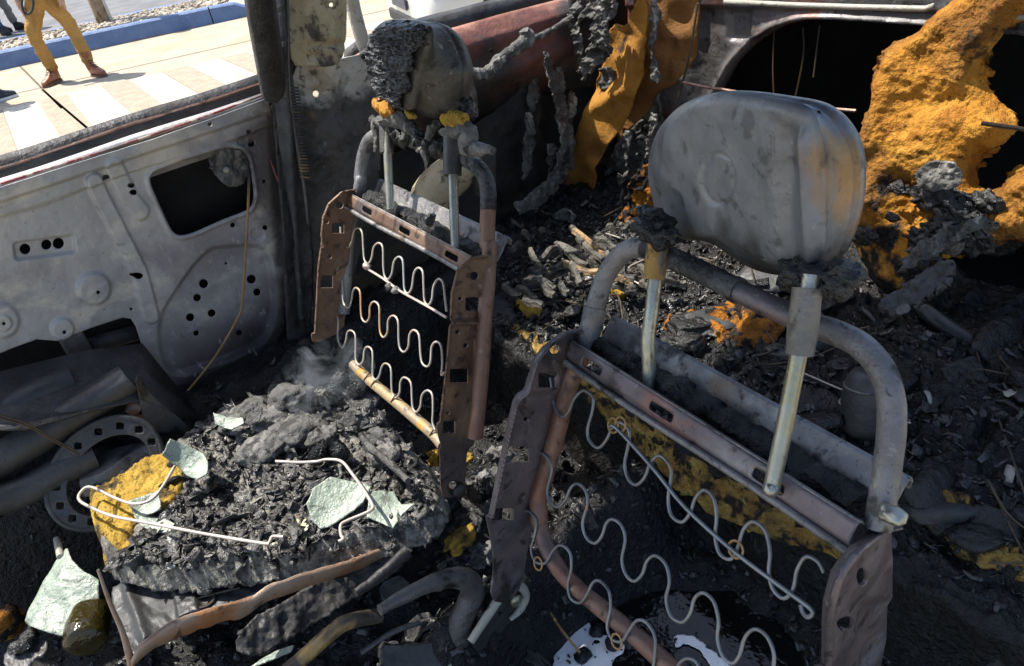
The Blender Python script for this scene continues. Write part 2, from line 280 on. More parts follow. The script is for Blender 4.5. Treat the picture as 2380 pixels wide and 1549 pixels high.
def box_geo(c, s, R=None):
    v = np.array([(x, y, z) for x in (-.5, .5) for y in (-.5, .5) for z in (-.5, .5)])*np.array(s)
    if R is not None: v = v@np.array(R).T
    return v+np.array(c), [[0, 1, 3, 2], [4, 6, 7, 5], [0, 4, 5, 1], [2, 3, 7, 6], [0, 2, 6, 4], [1, 5, 7, 3]]
def prism(name, loopA, loopB, m, parent=None, closed=True, cap=True, smooth=False):
    n = len(loopA); V = np.vstack([loopA, loopB]); F = [[i, (i+1) % n, n+(i+1) % n, n+i] for i in range(n if closed else n-1)]
    if cap and closed: F += [list(range(n))[::-1], list(range(n, 2*n))]
    o = obj(name, V, F, m, parent, smooth=False)
    return autosm(o, 40) if smooth else o
def strips(rows):   # rows of equal length -> quad strip surface
    rows = [np.asarray(r) for r in rows]; n = len(rows[0]); V = np.vstack(rows)
    F = [[a*n+i, a*n+i+1, (a+1)*n+i+1, (a+1)*n+i] for a in range(len(rows)-1) for i in range(n-1)]
    return V, F
def lerp2(a, b, n): t = np.linspace(0, 1, n)[:, None]; return np.asarray(a)*(1-t)+np.asarray(b)*t
# ------------------------------------------------------------------ traced sheet metal with holes and pressed relief
def chaikin(p, it=2):
    p = np.asarray(p, float)
    for _ in range(it):
        q = np.roll(p, -1, 0); p = np.stack([p*.75+q*.25, p*.25+q*.75], 1).reshape(-1, 2)
    return p
def sdpoly(P, poly):
    poly = np.asarray(poly, float); d = np.full(len(P), 1e18); ins = np.zeros(len(P), bool)
    A = poly; B = np.roll(poly, -1, 0)
    for a, b in zip(A, B):
        e = b-a; w_ = P-a; t = np.clip((w_@e)/(e@e+1e-12), 0, 1); q = w_-t[:, None]*e
        d = np.minimum(d, (q*q).sum(1))
        c = (a[1] > P[:, 1]) != (b[1] > P[:, 1])
        with np.errstate(divide='ignore', invalid='ignore'): ins ^= c & (P[:, 0] < (b[0]-a[0])*(P[:, 1]-a[1])/(b[1]-a[1])+a[0])
    d = np.sqrt(d); return np.where(ins, -d, d)
def sdl(P, pts):     # distance to an open polyline
    d = np.full(len(P), 1e18); pts = np.asarray(pts, float)
    for a, b in zip(pts[:-1], pts[1:]):
        e = b-a; w_ = P-a; t = np.clip((w_@e)/(e@e+1e-12), 0, 1); q = w_-t[:, None]*e; d = np.minimum(d, (q*q).sum(1))
    return np.sqrt(d)
def sdany(P, h):
    if isinstance(h, tuple) and h[0] == 'c':
        ry = h[4] if len(h) > 4 else h[3]; q = (P-np.array(h[1:3]))/np.array([1, ry/h[3]]); return np.linalg.norm(q, axis=1)-h[3]
    if isinstance(h, tuple) and h[0] == 'r':
        c = np.array([(h[1]+h[3])/2, (h[2]+h[4])/2]); hw = np.array([(h[3]-h[1])/2, (h[4]-h[2])/2]); r = h[5] if len(h) > 5 else 3
        q = np.abs(P-c)-hw+r; return np.linalg.norm(np.maximum(q, 0), axis=1)+np.minimum(q.max(1), 0)-r
    return sdpoly(P, h)
def sstep(x, a, b): t = np.clip((x-a)/(b-a), 0, 1); return t*t*(3-2*t)
def sheet(name, outer, holes, to3, m, parent=None, step=3., relief=None, thick=.002, jitter=0., base=None, normal=None, off=1):
    outer = np.asarray(outer, float); lo = outer.min(0)-step; hi = outer.max(0)+step
    nx = int((hi[0]-lo[0])/step)+2; ny = int((hi[1]-lo[1])/step)+2
    gx, gy = np.meshgrid(lo[0]+np.arange(nx)*step, lo[1]+np.arange(ny)*step); P = np.stack([gx.ravel(), gy.ravel()], 1)
    def D(Q):
        d = sdpoly(Q, outer)
        for h in holes: d = np.maximum(d, -sdany(Q, h))
        if jitter: d = d+jitter*fbm(np.c_[Q/(step*6), 0*Q[:, 0]], 4, 3)
        return d
    idx = np.arange(nx*ny).reshape(ny, nx); q = np.stack([idx[:-1, :-1], idx[:-1, 1:], idx[1:, 1:], idx[1:, :-1]], -1).reshape(-1, 4)
    keep = D(P[q].mean(1)) < 0; q = q[keep]
    cnt = np.bincount(q.ravel(), minlength=nx*ny); bd = np.where((cnt > 0) & (cnt < 4))[0]
    for _ in range(3):
        Q = P[bd]; d = D(Q); e = step*.2
        g = np.stack([D(Q+[e, 0])-D(Q-[e, 0]), D(Q+[0, e])-D(Q-[0, e])], 1)/(2*e)
        g /= (np.linalg.norm(g, axis=1)[:, None]+1e-9); P[bd] = Q-np.clip(d, -step*.8, step*.8)[:, None]*g
    used = np.where(cnt > 0)[0]; remap = -np.ones(nx*ny, int); remap[used] = np.arange(len(used)); q = remap[q]; U = P[used]
    V = to3(U); e = .5
    n = np.cross(to3(U+[e, 0])-V, to3(U+[0, e])-V); n /= np.linalg.norm(n, axis=1)[:, None]
    n *= np.sign(((CAM-V)*n).sum(1))[:, None]
    if normal is not None: n = np.tile(np.array(normal, float), (len(V), 1))
    if relief is not None: V = V+n*relief(U, V)[:, None]
    # face orientation towards camera
    a, b, c = V[q[:, 0]], V[q[:, 1]], V[q[:, 2]]; fnm = np.cross(b-a, c-a)
    if ((fnm*(CAM-a)).sum(1)).sum() < 0: q = q[:, ::-1]
    o = obj(name, V, q, m, parent, base=base)
    if thick: solid(o, thick, -off)
    return o
# ------------------------------------------------------------------ loose-debris builders
ICO = {}
def ico(sub):
    if sub not in ICO:
        bm = bmesh.new(); bmesh.ops.create_icosphere(bm, subdivisions=sub, radius=1); bm.verts.ensure_lookup_table()
        ICO[sub] = (np.array([v.co[:] for v in bm.verts]), [[v.index for v in f.verts] for f in bm.faces]); bm.free()
    return ICO[sub]
def rock_geo(c, s, seed, sub=2, amp=.45, fr=1.6, R=None):
    v, f = ico(sub); n = fbm(v*fr+seed*7.3, 3, seed % 50); v = v*(1+amp*n)[:, None]*np.array(s)
    if R is not None: v = v@R.T
    return v+np.array(c), f
def rot(ax, a):
    return np.array(Matrix.Rotation(a, 3, Vector(ax)))
def flake_geo(c, L, W_, seed, tilt=.7, curl=1., n=3, nrm=None):
    r = np.random.default_rng(seed); g = np.linspace(-1, 1, n); x, y = np.meshgrid(g, g); x = x.ravel(); y = y.ravel()
    x = x+r.normal(0, .16, n*n); y = y+r.normal(0, .2, n*n)
    k1, k2 = r.normal(0, .35, 2)*curl
    z = k1*x*x+k2*y*y*.8+r.normal(0, .07, n*n)+.2*curl*r.normal()*x*y
    v = np.stack([x*L/2, y*W_/2, z*W_*.7], 1)
    R = rot((0, 0, 1), r.uniform(0, 6.28))@rot((1, 0, 0), r.normal(0, tilt))@rot((0, 1, 0), r.normal(0, tilt))
    R = rot((0, 0, 1), r.uniform(0, 6.28))@R
    F = [[a*n+i, a*n+i+1, (a+1)*n+i+1, (a+1)*n+i] for a in range(n-1) for i in range(n-1)]
    return v@R.T+np.array(c), F
def scatter(name, label, pts, m, parent=None, size=(.006, .02), kind='flake', seed=0, th=.0012, tilt=.7, aspect=(.25, .8), cat='debris'):
    parts = []; r = np.random.default_rng(seed)
    for i, p in enumerate(pts):
        s = r.uniform(0, 1)**2.2*(size[1]-size[0])+size[0]
        if kind == 'flake': parts.append(flake_geo(p+np.array([0, 0, s*.22]), s, s*r.uniform(*aspect), seed*9999+i, tilt))
        else:
            R = rot((0, 0, 1), r.uniform(0, 6.28))@rot((1, 0, 0), r.uniform(0, 6.28)); parts.append(rock_geo(p+np.array([0, 0, s*.15]), s*.5*r.uniform(.5, 1.2, 3), i+seed, 1, .6, 1.6, R))
    V, F = merge(parts); o = obj(name, V, F, m, parent)
    if kind == 'flake': solid(o, th, 0)
    else: o.data.polygons.foreach_set('use_smooth', np.zeros(len(F), bool))
    o['kind'] = 'stuff'
    if parent is None: tagp(o, label, cat)
    return o
def copy_obj(src, parent=None):
    c = src.copy(); COL.objects.link(c); c.parent = parent; return c
# ================================================================== THE PLACE OUTSIDE
M['concrete'] = mat('beige_concrete', (.32, .283, .222), (.38, .34, .268), 3, [dict(c=(.34, .27, .16), s=1.2, lo=.5, hi=.65, o=.5), dict(c=(.28, .22, .13), s=60, lo=.58, hi=.68, o=.5), dict(c=(.2, .16, .1), s=9, lo=.7, hi=.74, o=.5)], rough=(.8, .95), bump=((60, .3), (180, .25)), spec=.2)
M['paint'] = mat('worn_white_paint', (.44, .42, .36), (.52, .5, .43), 6, [dict(c=(.32, .265, .18), s=26, lo=.52, hi=.6, o=.9), dict(c=(.36, .3, .2), s=2.5, lo=.52, hi=.68, o=.8), dict(c=(.3, .24, .16), s=9, lo=.6, hi=.68, o=.7)], rough=(.75, .9), bump=((60, .35), (150, .25)), spec=.2)
M['dull'] = mat('worn_dark_band', (.29, .25, .19), (.35, .305, .235), 8, [dict(c=(.24, .18, .1), s=30, lo=.54, hi=.64, o=.7)], rough=(.8, .95), bump=((60, .35), (150, .3)), spec=.2)
M['kerbblue'] = mat('blue_kerb_paint', (.085, .14, .27), (.115, .18, .32), 4, [dict(c=(.3, .36, .5), s=14, lo=.62, hi=.72, o=.5), dict(c=(.25, .14, .1), s=3, g=(0, 0, -9, .1), lo=.45, hi=.62, o=.6)], rough=(.6, .8), bump=((40, .2), (150, .2)))
M['asphalt'] = mat('grey_asphalt', (.13, .13, .135), (.18, .18, .185), 2, rough=(.8, .95), bump=((80, .3),), spec=.2)
M['stone'] = mat('gravel_stone', (.36, .3, .22), (.5, .44, .35), 12, [dict(c=(.25, .2, .15), s=20, lo=.55, hi=.65, o=.7)], rough=(.7, .9), bump=((60, .2),), rand=.35)
M['joint'] = mat('joint_filler', (.09, .07, .05), (.16, .12, .08), 20, rough=(.8, .95), spec=.1)
RA = math.radians(-19); E1 = np.array([math.cos(RA), math.sin(RA), 0]); E2 = np.array([-math.sin(RA), math.cos(RA), 0]); UP = np.array([0, 0, 1.])
gv = np.array([(-400, -400, 0), (400, -400, 0), (400, 400, 0), (-400, 400, 0.)])
ground = tagp(obj('ground', gv, [[0, 1, 2, 3]], 'concrete', base=(0, 0, 0)), kind='structure')
KB = np.array([2.382, 11.689, 0])            # a point at the foot of the kerb
def road(s, t, z=0.): return KB+E1*s+E2*t+UP*z
# slab joints
for a, b in (((52, 160), (118, 226)), ((118, 226), (205, 300)), ((60, 250), (300, 190))):
    if a == (60, 250): continue
    p, q = one(PZ(.004), *a), one(PZ(.004), *b); d = q-p; p = p-d*.3; q = q+d*.3; d /= np.linalg.norm(d); n = np.cross(UP, d)*.012
    o = obj('slab_joint', [p-n, q-n, q+n, p+n], [[0, 1, 2, 3]], 'joint', parent=ground)
p, q = road(-9, -1.99, .004), road(30, -1.99, .004)
obj('slab_joint', [p-E2*.009, q-E2*.009, q+E2*.009, p+E2*.009], [[0, 1, 2, 3]], 'joint', parent=ground)
# crossing stripes: far ends on one line, alternately white paint and worn bare aggregate
SD = np.array([-.087, -1, 0]); SD /= np.linalg.norm(SD)
f0, f1 = np.array([1.226, 9.2, .004]), np.array([3.232, 8.58, .004]); fd = (f1-f0)/np.linalg.norm(f1-f0)
for i in range(-6, 9):
    a = f0+fd*(.625*i+.0); b = a+fd*.335
    o = obj('crossing_stripe', [a, a+SD*3.1, b+SD*3.1, b], [[0, 1, 2, 3]], 'paint', parent=ground)
    a2, b2 = b+fd*.01, b+fd*.28
    obj('worn_band', [a2, a2+SD*3.1, b2+SD*3.1, b2], [[0, 1, 2, 3]], 'dull', parent=ground)
# painted kerb, block by block, ramping down at its end
KH = .21
kerb = thing('kerb', 'blue painted concrete kerb edging the gravel bed', 'kerb', road(0, 0)); kerb['kind'] = 'structure'
del kerb['category']
xs = [-14, -11, -8, -5, -2, 1.31]
for a, b in zip(xs[:-1], xs[1:]):
    A = [road(a+.006, t, z) for t, z in ((0, 0), (.035, KH-.02), (.06, KH), (.2, KH), (.2, 0))]; B = [road(b-.006, t, z) for t, z in ((0, 0), (.035, KH-.02), (.06, KH), (.2, KH), (.2, 0))]
    prism('kerb_block', A, B, 'kerbblue', kerb)
A = [road(1.322, t, z) for t, z in ((0, 0), (.035, KH-.02), (.06, KH), (.2, KH), (.2, 0))]; B = [road(1.98, t, z) for t, z in ((0, 0), (.01, .03), (.06, .05), (.2, .05), (.2, 0))]
Mid = [road(1.66, t, z) for t, z in ((0, 0), (.035, KH-.03), (.06, KH-.01), (.2, KH-.01), (.2, 0))]
V, F = strips([A+[A[0]], Mid+[Mid[0]], B+[B[0]]]); F += [[0, 1, 2, 3, 4], [12, 13, 14, 15, 16]]; obj('kerb_end', V, F, 'kerbblue', kerb, smooth=False)
A = [road(-14, t, z) for t, z in ((1.32, 0), (1.32, KH-.01), (1.46, KH-.01), (1.5, 0))]; B = [road(1.6, t, z) for t, z in ((1.32, 0), (1.32, KH-.01), (1.46, KH-.01), (1.5, 0))]
prism('kerb_back', A, B, 'kerbblue', kerb)
bed = tagp(obj('gravel_bed', [road(-14, .2, KH-.04), road(1.7, .2, KH-.04), road(1.6, 1.32, KH-.04), road(-14, 1.32, KH-.04)], [[0, 1, 2, 3]], 'stone'), kind='structure')
var = []
for i in range(6):
    v, f = rock_geo((0, 0, 0), (1, .75, .5), 30+i, 2, .28, 1.2); me = bpy.data.meshes.new('stone'); me.from_pydata(v.tolist(), [], f); me.materials.append(M['stone']); me.polygons.foreach_set('use_smooth', np.ones(len(f), bool)); var.append(me)
r = np.random.default_rng(3); b0 = wloc(bed)
for i in range(280):
    s, t = r.uniform(-3.4, 1.5), r.uniform(.21, .7)
    o = bpy.data.objects.new('stone', var[i % 6]); COL.objects.link(o); o.parent = bed
    o.location = Vector(road(s, t, KH-.03+r.uniform(0, .035))-b0); k = r.uniform(.03, .055); o.scale = (k, k, k); o.rotation_euler = (r.normal(0, .4), r.normal(0, .4), r.uniform(0, 6.3))
parts = []
for i in range(2600):
    parts.append(rock_geo(road(r.uniform(-5, 1.6), r.uniform(.22, 1.3), KH-.035+r.uniform(0, .03)), np.array([1, .75, .5])*r.uniform(.025, .05), i, 1, .3, 1.2, rot((0, 0, 1), r.uniform(0, 6.3))))
V, F = merge(parts); o = obj('gravel', V, F, 'stone', bed); o['kind'] = 'stuff'
lane = tagp(obj('road', [road(-200, 1.52, .004), road(1.2, 1.52, .004), road(4.5, 60, .004), road(-200, 60, .004)], [[0, 1, 2, 3]], 'asphalt'), kind='structure')
# weathered post standing in the gravel
pb = road(-.15, .95, KH-.05)
M['post'] = mat('weathered_post', (.24, .17, .11), (.34, .27, .19), 9, [dict(c=(.1, .07, .045), s=16, st=(1, 1, .3), lo=.52, hi=.62, o=.9)], rough=(.8, .95), bump=((30, .6), (100, .5)), spec=.2)
M['postp'] = mat('pale_post_face', (.5, .46, .38), (.58, .54, .46), 9, rough=(.8, .95), bump=((60, .3),))
post = thing('wooden_post', 'brown weathered post standing in the gravel bed behind the kerb', 'post', pb)
P = np.array([pb+UP*z+E1*.02*math.sin(z*3) for z in np.linspace(0, 2.6, 12)]); tube('post_shaft', P, np.linspace(.105, .085, 12)*1., 'post', post, k=16, sm=4, rough=.12)
P = np.array([pb+UP*z+E1*(.105-.01*z)+E2*-.03 for z in np.linspace(.02, 2.5, 8)]); tube('pale_face_board', P, .03, 'postp', post, k=8, sm=3)
# ------------------------------------------------------------------ people
def skinmesh(name, verts, edges, radii, m, parent, root=0, sub=2):
    me = bpy.data.meshes.new(name); org = wloc(parent); me.from_pydata([tuple(np.array(v)-org) for v in verts], edges, []); o = bpy.data.objects.new(name, me); COL.objects.link(o); o.parent = parent
    s = o.modifiers.new('skin', 'SKIN'); s.use_smooth_shade = True
    for i, r_ in enumerate(radii): me.skin_vertices[0].data[i].radius = (r_, r_*.92) if not isinstance(r_, tuple) else r_
    me.skin_vertices[0].data[root].use_root = True
    b = o.modifiers.new('sub', 'SUBSURF'); b.levels = sub; b.render_levels = sub
    me.materials.append(M[m]); return o
M['trouser'] = mat('tan_trousers', (.36, .2, .06), (.44, .25, .08), 5, [dict(c=(.24, .12, .035), s=5, st=(1, 1, .4), lo=.48, hi=.66, o=.8)], rough=(.85, .95), bump=((14, .5), (60, .2)), spec=.2)
M['jeans'] = mat('blue_jeans', (.05, .1, .2), (.09, .15, .27), 12, rough=(.8, .95), bump=((40, .3),), spec=.2)
M['greytrouser'] = mat('grey_trousers', (.17, .15, .13), (.22, .2, .17), 8, rough=(.8, .95), bump=((40, .3),), spec=.2)
M['boot'] = mat('brown_boot_leather', (.2, .055, .022), (.3, .1, .04), 8, [dict(c=(.1, .03, .015), s=14, lo=.55, hi=.68)], rough=(.3, .5), bump=((80, .2),))
M['sole'] = mat('boot_sole', (.12, .06, .03), (.16, .09, .05), 10, rough=(.7, .9))
M['whitesole'] = mat('white_sole', (.6, .6, .58), (.7, .7, .68), 10, rough=(.6, .8))
M['navy'] = mat('navy_shoe', (.02, .03, .05), (.04, .05, .08), 20, rough=(.7, .9), bump=((100, .3),))
M['black'] = mat('black_cloth', (.012, .012, .013), (.025, .025, .026), 20, rough=(.6, .9), bump=((80, .3),))
M['shirt'] = mat('pale_shirt', (.5, .5, .5), (.56, .56, .55), 8, rough=(.85, .95), bump=((20, .4),))
M['skin'] = mat('skin_tone', (.36, .2, .13), (.42, .25, .17), 12, rough=(.5, .7), bump=((120, .1),))
M['hair'] = mat('dark_hair', (.02, .015, .01), (.04, .03, .02), 60, rough=(.5, .8), bump=((200, .6),))
def boot(pos, d, shoe, sole, parent, L=.30, hi=.14, laces=True):
    d = np.array([*d[:2], 0]); d = d/np.linalg.norm(d); s = np.cross(UP, d); pos = np.array(pos)
    def ring(x, w_, h, z0=.025, n=14, lift=0):
        out = []
        for j in range(n):
            a = 2*math.pi*j/n; cy, cz = math.cos(a), math.sin(a)
            out.append(pos+d*(x+lift*max(cz, 0))+s*(w_*np.sign(cy)*abs(cy)**.75)+UP*(z0+h*(.5+.5*np.sign(cz)*abs(cz)**.7)))
        return out
    # x along the foot from heel (0) to toe (L)
    rows = [ring(-.075, .012, .05), ring(-.07, .03, .075), ring(-.03, .036, .1), ring(.02, .038, .115), ring(.06, .039, .105), ring(.1, .043, .08), ring(.14, .046, .062), ring(.18, .043, .05), ring(.205, .03, .038), ring(.212, .01, .02)]
    V, F = strips([r_+[r_[0]] for r_ in rows]); n = 15
    F += [list(range(14))[::-1], [9*n+j for j in range(14)]]
    b = obj('boot', V, F, shoe, parent); su = b.modifiers.new('s', 'SUBSURF'); su.levels = 1; su.render_levels = 1
    # shaft
    P = [pos+UP*z+d*x for x, z in ((-.022, .08), (-.03, .12), (-.035, .12+hi*.5), (-.035, .12+hi))]
    tube('boot_shaft', P, [.047, .047, .049, .051], shoe, b, k=14, sm=3)
    out = [(-.082, .0), (-.07, .033), (0, .037), (.09, .043), (.15, .05), (.2, .036), (.222, .0), (.2, -.036), (.15, -.05), (.09, -.043), (0, -.037), (-.07, -.033)]
    o2 = chaikin(out, 1); A = [pos+d*x+s*y+UP*.001 for x, y in o2]; B = [pos+d*x+s*y+UP*.028 for x, y in o2]; prism('sole', A, B, sole, b)
    if laces:
        for k in range(5):
            x, z = .085-k*.022, .105+k*.021; tube('lace', [pos+d*x+s*-.03+UP*z, pos+d*(x+.004)+UP*(z+.012), pos+d*x+s*.03+UP*z], .004, 'black', b, k=6, sm=3)
    return b
def person(label, footL, footR, dirL, dirR, hips, kneeL, kneeR, trouser, shoe, sole, shirt, group=None, boots=True, lean=(0, 0), rt=1.):
    base = (np.array(footL)+np.array(footR))/2; base[2] = 0
    t = thing('person', label, 'person', base, group)
    hips = np.array(hips, float); fl, fr = np.array(footL, float), np.array(footR, float)
    hl, hr = hips+(np.array(kneeL)-np.array(kneeR))*[1, 1, 0]*.0, hips
    sd_ = (fl-fr)*[1, 1, 0]; sd_ /= np.linalg.norm(sd_); HL, HR = hips+sd_*.095, hips-sd_*.095
    boot(fl, dirL, shoe, sole, t, laces=boots); boot(fr, dirR, shoe, sole, t, laces=boots)
    al, ar = fl+UP*.11-np.array([*dirL[:2], 0])/np.linalg.norm(dirL)*.03, fr+UP*.11-np.array([*dirR[:2], 0])/np.linalg.norm(dirR)*.03
    def chain(h, k, a):
        k = np.array(k, float)
        return [h, h*.72+k*.28-UP*.02, h*.35+k*.65, k, k*.65+a*.35, k*.25+a*.75, a+UP*.015]
    cl, cr = chain(HL-UP*.06, kneeL, al), chain(HR-UP*.06, kneeR, ar)
    V = [hips+UP*.02, hips+UP*.12]+cl+cr; E_ = [(0, 1), (0, 2), (0, 9)]+[(2+i, 3+i) for i in range(6)]+[(9+i, 10+i) for i in range(6)]
    R_ = [.13, .145, .105, .1, .088, .078, .074, .072, .074]; R_ = R_+R_[2:]
    tr = skinmesh('trousers', V, E_, [x*rt for x in R_], trouser, t)
    dm = bpy.data.textures.get('folds') or bpy.data.textures.new('folds', 'CLOUDS'); dm.noise_scale = .06
    ds = tr.modifiers.new('folds', 'DISPLACE'); ds.texture = dm; ds.strength = .045; ds.mid_level = .5; ds.texture_coords = 'GLOBAL'
    L3 = np.array([*lean, 0]); ch = hips+UP*.45+L3; sh = hips+UP*.52+L3
    bv = [hips+UP*.08, hips+UP*.25+L3*.5, ch, hips+UP*.58+L3, hips+UP*.66+L3, hips+UP*.75+L3, hips+UP*.84+L3,
          sh+sd_*.19, sh+sd_*.24-UP*.28, sh+sd_*.23-UP*.52-E2*.08, sh+sd_*.23-UP*.6-E2*.1, sh-sd_*.19, sh-sd_*.24-UP*.28, sh-sd_*.23-UP*.52-E2*.08, sh-sd_*.23-UP*.6-E2*.1]
    be = [(0, 1), (1, 2), (2, 3), (3, 4), (4, 5), (5, 6), (2, 7), (7, 8), (8, 9), (9, 10), (2, 11), (11, 12), (12, 13), (13, 14)]; br = [.13, .125, .15, .07, .065, .09, .075, .065, .05, .036, .035, .065, .05, .036, .035]
    for sg, hand in ((1, 10), (-1, 14)):
        for q in range(5):
            p0 = bv[hand]; k0 = len(bv); off = -E2*(.03-.015*q)+sd_*sg*(.0 if q else -.03)
            bv += [p0+off-UP*(.03 if q else .01), p0+off*1.3-UP*(.075 if q else .045)]; be += [(hand, k0), (k0, k0+1)]; br += [.011, .009]
    skinmesh('body', bv, be, br, 'skin', t)
    sv = [hips+UP*.05, hips+UP*.25+L3*.5, ch, hips+UP*.55+L3, sh+sd_*.19, sh+sd_*.23-UP*.2, sh-sd_*.19, sh-sd_*.23-UP*.2]
    skinmesh('shirt', sv, [(0, 1), (1, 2), (2, 3), (2, 4), (4, 5), (2, 6), (6, 7)], [.16, .15, .175, .08, .085, .075, .085, .075], shirt, t)
    c = hips+UP*.82+L3; v, f = rock_geo(c, (.1, .105, .1), 5, 3, .06, 3); v = v[:, :]; obj('hair', v, f, 'hair', t)
    for sg in (-1, 1): 
        v, f = rock_geo(hips+UP*.78+L3+sd_*sg*.035-E2*.085, (.012, .012, .009), 3, 1, .0); obj('eye', v, f, 'whitesole', t)
    v, f = rock_geo(hips+UP*.755+L3-E2*.095, (.014, .02, .025), 3, 2, .05); obj('nose', v, f, 'skin', t)
    return t
fl, fr = one(PZ(0), 133, 193), one(PZ(0), 224, 178); mid = (fl+fr)/2; vw = mid-CAM; vw[2] = 0; vw /= np.linalg.norm(vw)
MP = Plane(mid, vw)
pman = person('man in tan trousers and brown lace-up boots standing by the blue kerb', fl, fr, rays([(105, 205)])[0]*0+np.array([-.75, -.65, 0]), np.array([.25, -.95, 0]), one(MP, 92, -8), one(MP, 77, 83), one(MP, 173, 73), 'trouser', 'boot', 'sole', 'shirt')
hk = [one(MP, u, v) - vw*.16 for u, v in ((52, -10), (50, 8), (54, 24), (63, 30), (72, 24), (76, 10), (75, -8))]
tube('strap', hk, .012, 'black', pman, k=6, sm=5)
f2 = one(PZ(0), -6, 238)
person('person in dark clothes with one navy white-soled shoe at the left edge', f2, f2+np.array([-.38, .05, 0]), np.array([.9, .1, 0]), np.array([.9, .3, 0]), f2+np.array([-.3, .05, .88]), f2+np.array([-.12, .05, .48]), f2+np.array([-.4, .08, .48]), 'black', 'navy', 'whitesole', 'black', boots=True)
f3 = one(PZ(0), 40, 72)
person('person in grey trousers and black shoes beyond the gravel bed', f3+E1*.05, f3-E1*.25+E2*.1, np.array([.8, -.5, 0]), np.array([.6, -.8, 0]), f3-E1*.1+UP*.88, f3+UP*.48-E2*.03, f3-E1*.22+UP*.48, 'greytrouser', 'black', 'black', 'greytrouser', boots=False)
f4 = one(PZ(0), 8, 84)
person('person in blue jeans beyond the gravel bed at the far left', f4+E1*.02, f4-E1*.3, np.array([.3, -.9, 0]), np.array([.3, -.9, 0]), f4-E1*.14+UP*.88, f4+UP*.48, f4-E1*.28+UP*.48, 'jeans', 'black', 'black', 'jeans', boots=False)
# ------------------------------------------------------------------ white car parked across the way (only its front bumper shows)
M['carpaint'] = mat('white_car_paint', (.62, .6, .55), (.66, .64, .6), 3, rough=(.12, .25), bump=((5, .02),), spec=.6)
M['tyre'] = mat('tyre_rubber', (.02, .02, .02), (.035, .035, .034), 20, rough=(.7, .9), bump=((80, .3),))
M['plate'] = mat('plate_dark', (.03, .035, .06), (.05, .055, .09), 10, rough=(.3, .5))
M['rim'] = mat('wheel_rim', (.4, .4, .4), (.45, .45, .45), 10, rough=(.3, .5), metal=.7)
M['carglass'] = mat('car_glass', (.02, .025, .03), (.03, .035, .04), 5, rough=(.05, .1))
A0 = one(PZ(.3), 919, 12)                 # bumper corner
FX = np.array([-.95, .3, 0]); FX /= np.linalg.norm(FX); FS = np.array([.3, .95, 0]); FS /= np.linalg.norm(FS)   # forward, and towards the seen corner
cc = A0-FS*.86-UP*.3                       # ground point below middle of the bumper
pc = thing('parked_car', 'white car seen only by its front bumper behind the red window ledge', 'car', cc-FX*2)
def cp(f, s, z): return cc+FX*f+FS*s+UP*z
# body as lofted sections from nose to tail: (f, halfwidth, zlow, zshoulder, ztop, roofhalf)
secs = [(.14, .62, .3, .45, .52, .5), (.1, .76, .24, .5, .62, .66), (.0, .83, .22, .58, .72, .72), (-.25, .86, .22, .66, .82, .74), (-1.0, .87, .22, .8, .95, .74), (-1.35, .87, .22, .88, 1.0, .74), (-2.0, .87, .22, .9, 1.42, .6), (-3.1, .87, .22, .92, 1.45, .6), (-3.9, .86, .24, .95, 1.05, .7), (-4.3, .8, .3, .8, .98, .68)]
rows = []
for f_, hw, z0, zs, zt, rh in secs:
    half = [(hw*.8, z0), (hw*.97, z0+.06), (hw, (z0+zs)/2), (hw*.97, zs), (rh, zt-.04), (rh*.8, zt), (0, zt+.015)]
    rows.append([cp(f_, s, z) for s, z in half]+[cp(f_, -s, z) for s, z in half[-2::-1]])
V, F = strips(rows); F += [list(range(13))[::-1], list(range(9*13, 10*13))]; bo = obj('body', V, F, 'carpaint', pc); s_ = bo.modifiers.new('s', 'SUBSURF'); s_.levels = 2; s_.render_levels = 2
V, F = box_geo(cp(.155, .0, .46), (.02, .5, .11), np.stack([FX, FS, UP], 1)); bevel(obj('number_plate', V, F, 'plate', pc, False), .004)
V, F = box_geo(cp(.12, .0, .3), (.08, 1.0, .1), np.stack([FX, FS, UP], 1)); bevel(obj('grille', V, F, 'tyre', pc, False), .02)
for sg in (-1, 1):
    v, f = rock_geo(cp(.02, sg*.6, .64), (.1, .17, .07), 3, 2, .02, 1, np.stack([FX, FS, UP], 1)); obj('headlight', v, f, 'rim', pc)
for f_ in (-.62, -3.3):
    for sg in (-1, 1):
        c = cp(f_, sg*.76, .31); rr, hw = .31, .1; rows = []
        for (ro, wo) in ((.19, -hw), (.27, -hw*1.05), (.305, -hw*.8), (.31, -.02), (.31, .02), (.305, hw*.8), (.27, hw*1.05), (.19, hw)):
            rows.append([c+FS*wo+ro*(math.cos(a)*FX+math.sin(a)*UP) for a in np.linspace(0, 2*math.pi, 33)])
        V, F = strips(rows); wh = obj('wheel', V, F, 'tyre', pc)
        for wo in (-.06, -.02, .02, .06):
            tube('tread_rib', [c+FS*wo+.313*(math.cos(a)*FX+math.sin(a)*UP) for a in np.linspace(0, 2*math.pi, 25)], .012, 'tyre', wh, k=6, sm=1)
        rows = [[c+FS*sg*.07+ro*(math.cos(a)*FX+math.sin(a)*UP) for a in np.linspace(0, 2*math.pi, 25)] for ro in (.01, .19)]
        V, F = strips(rows); solid(obj('rim', V, F, 'rim', wh), .02)
# ================================================================== THE BURNT CAR
car = thing('burnt_car', 'burnt-out red car shell with its inside stripped to bare metal and char', 'car', (.76, .76, 0))
YD = 1.70
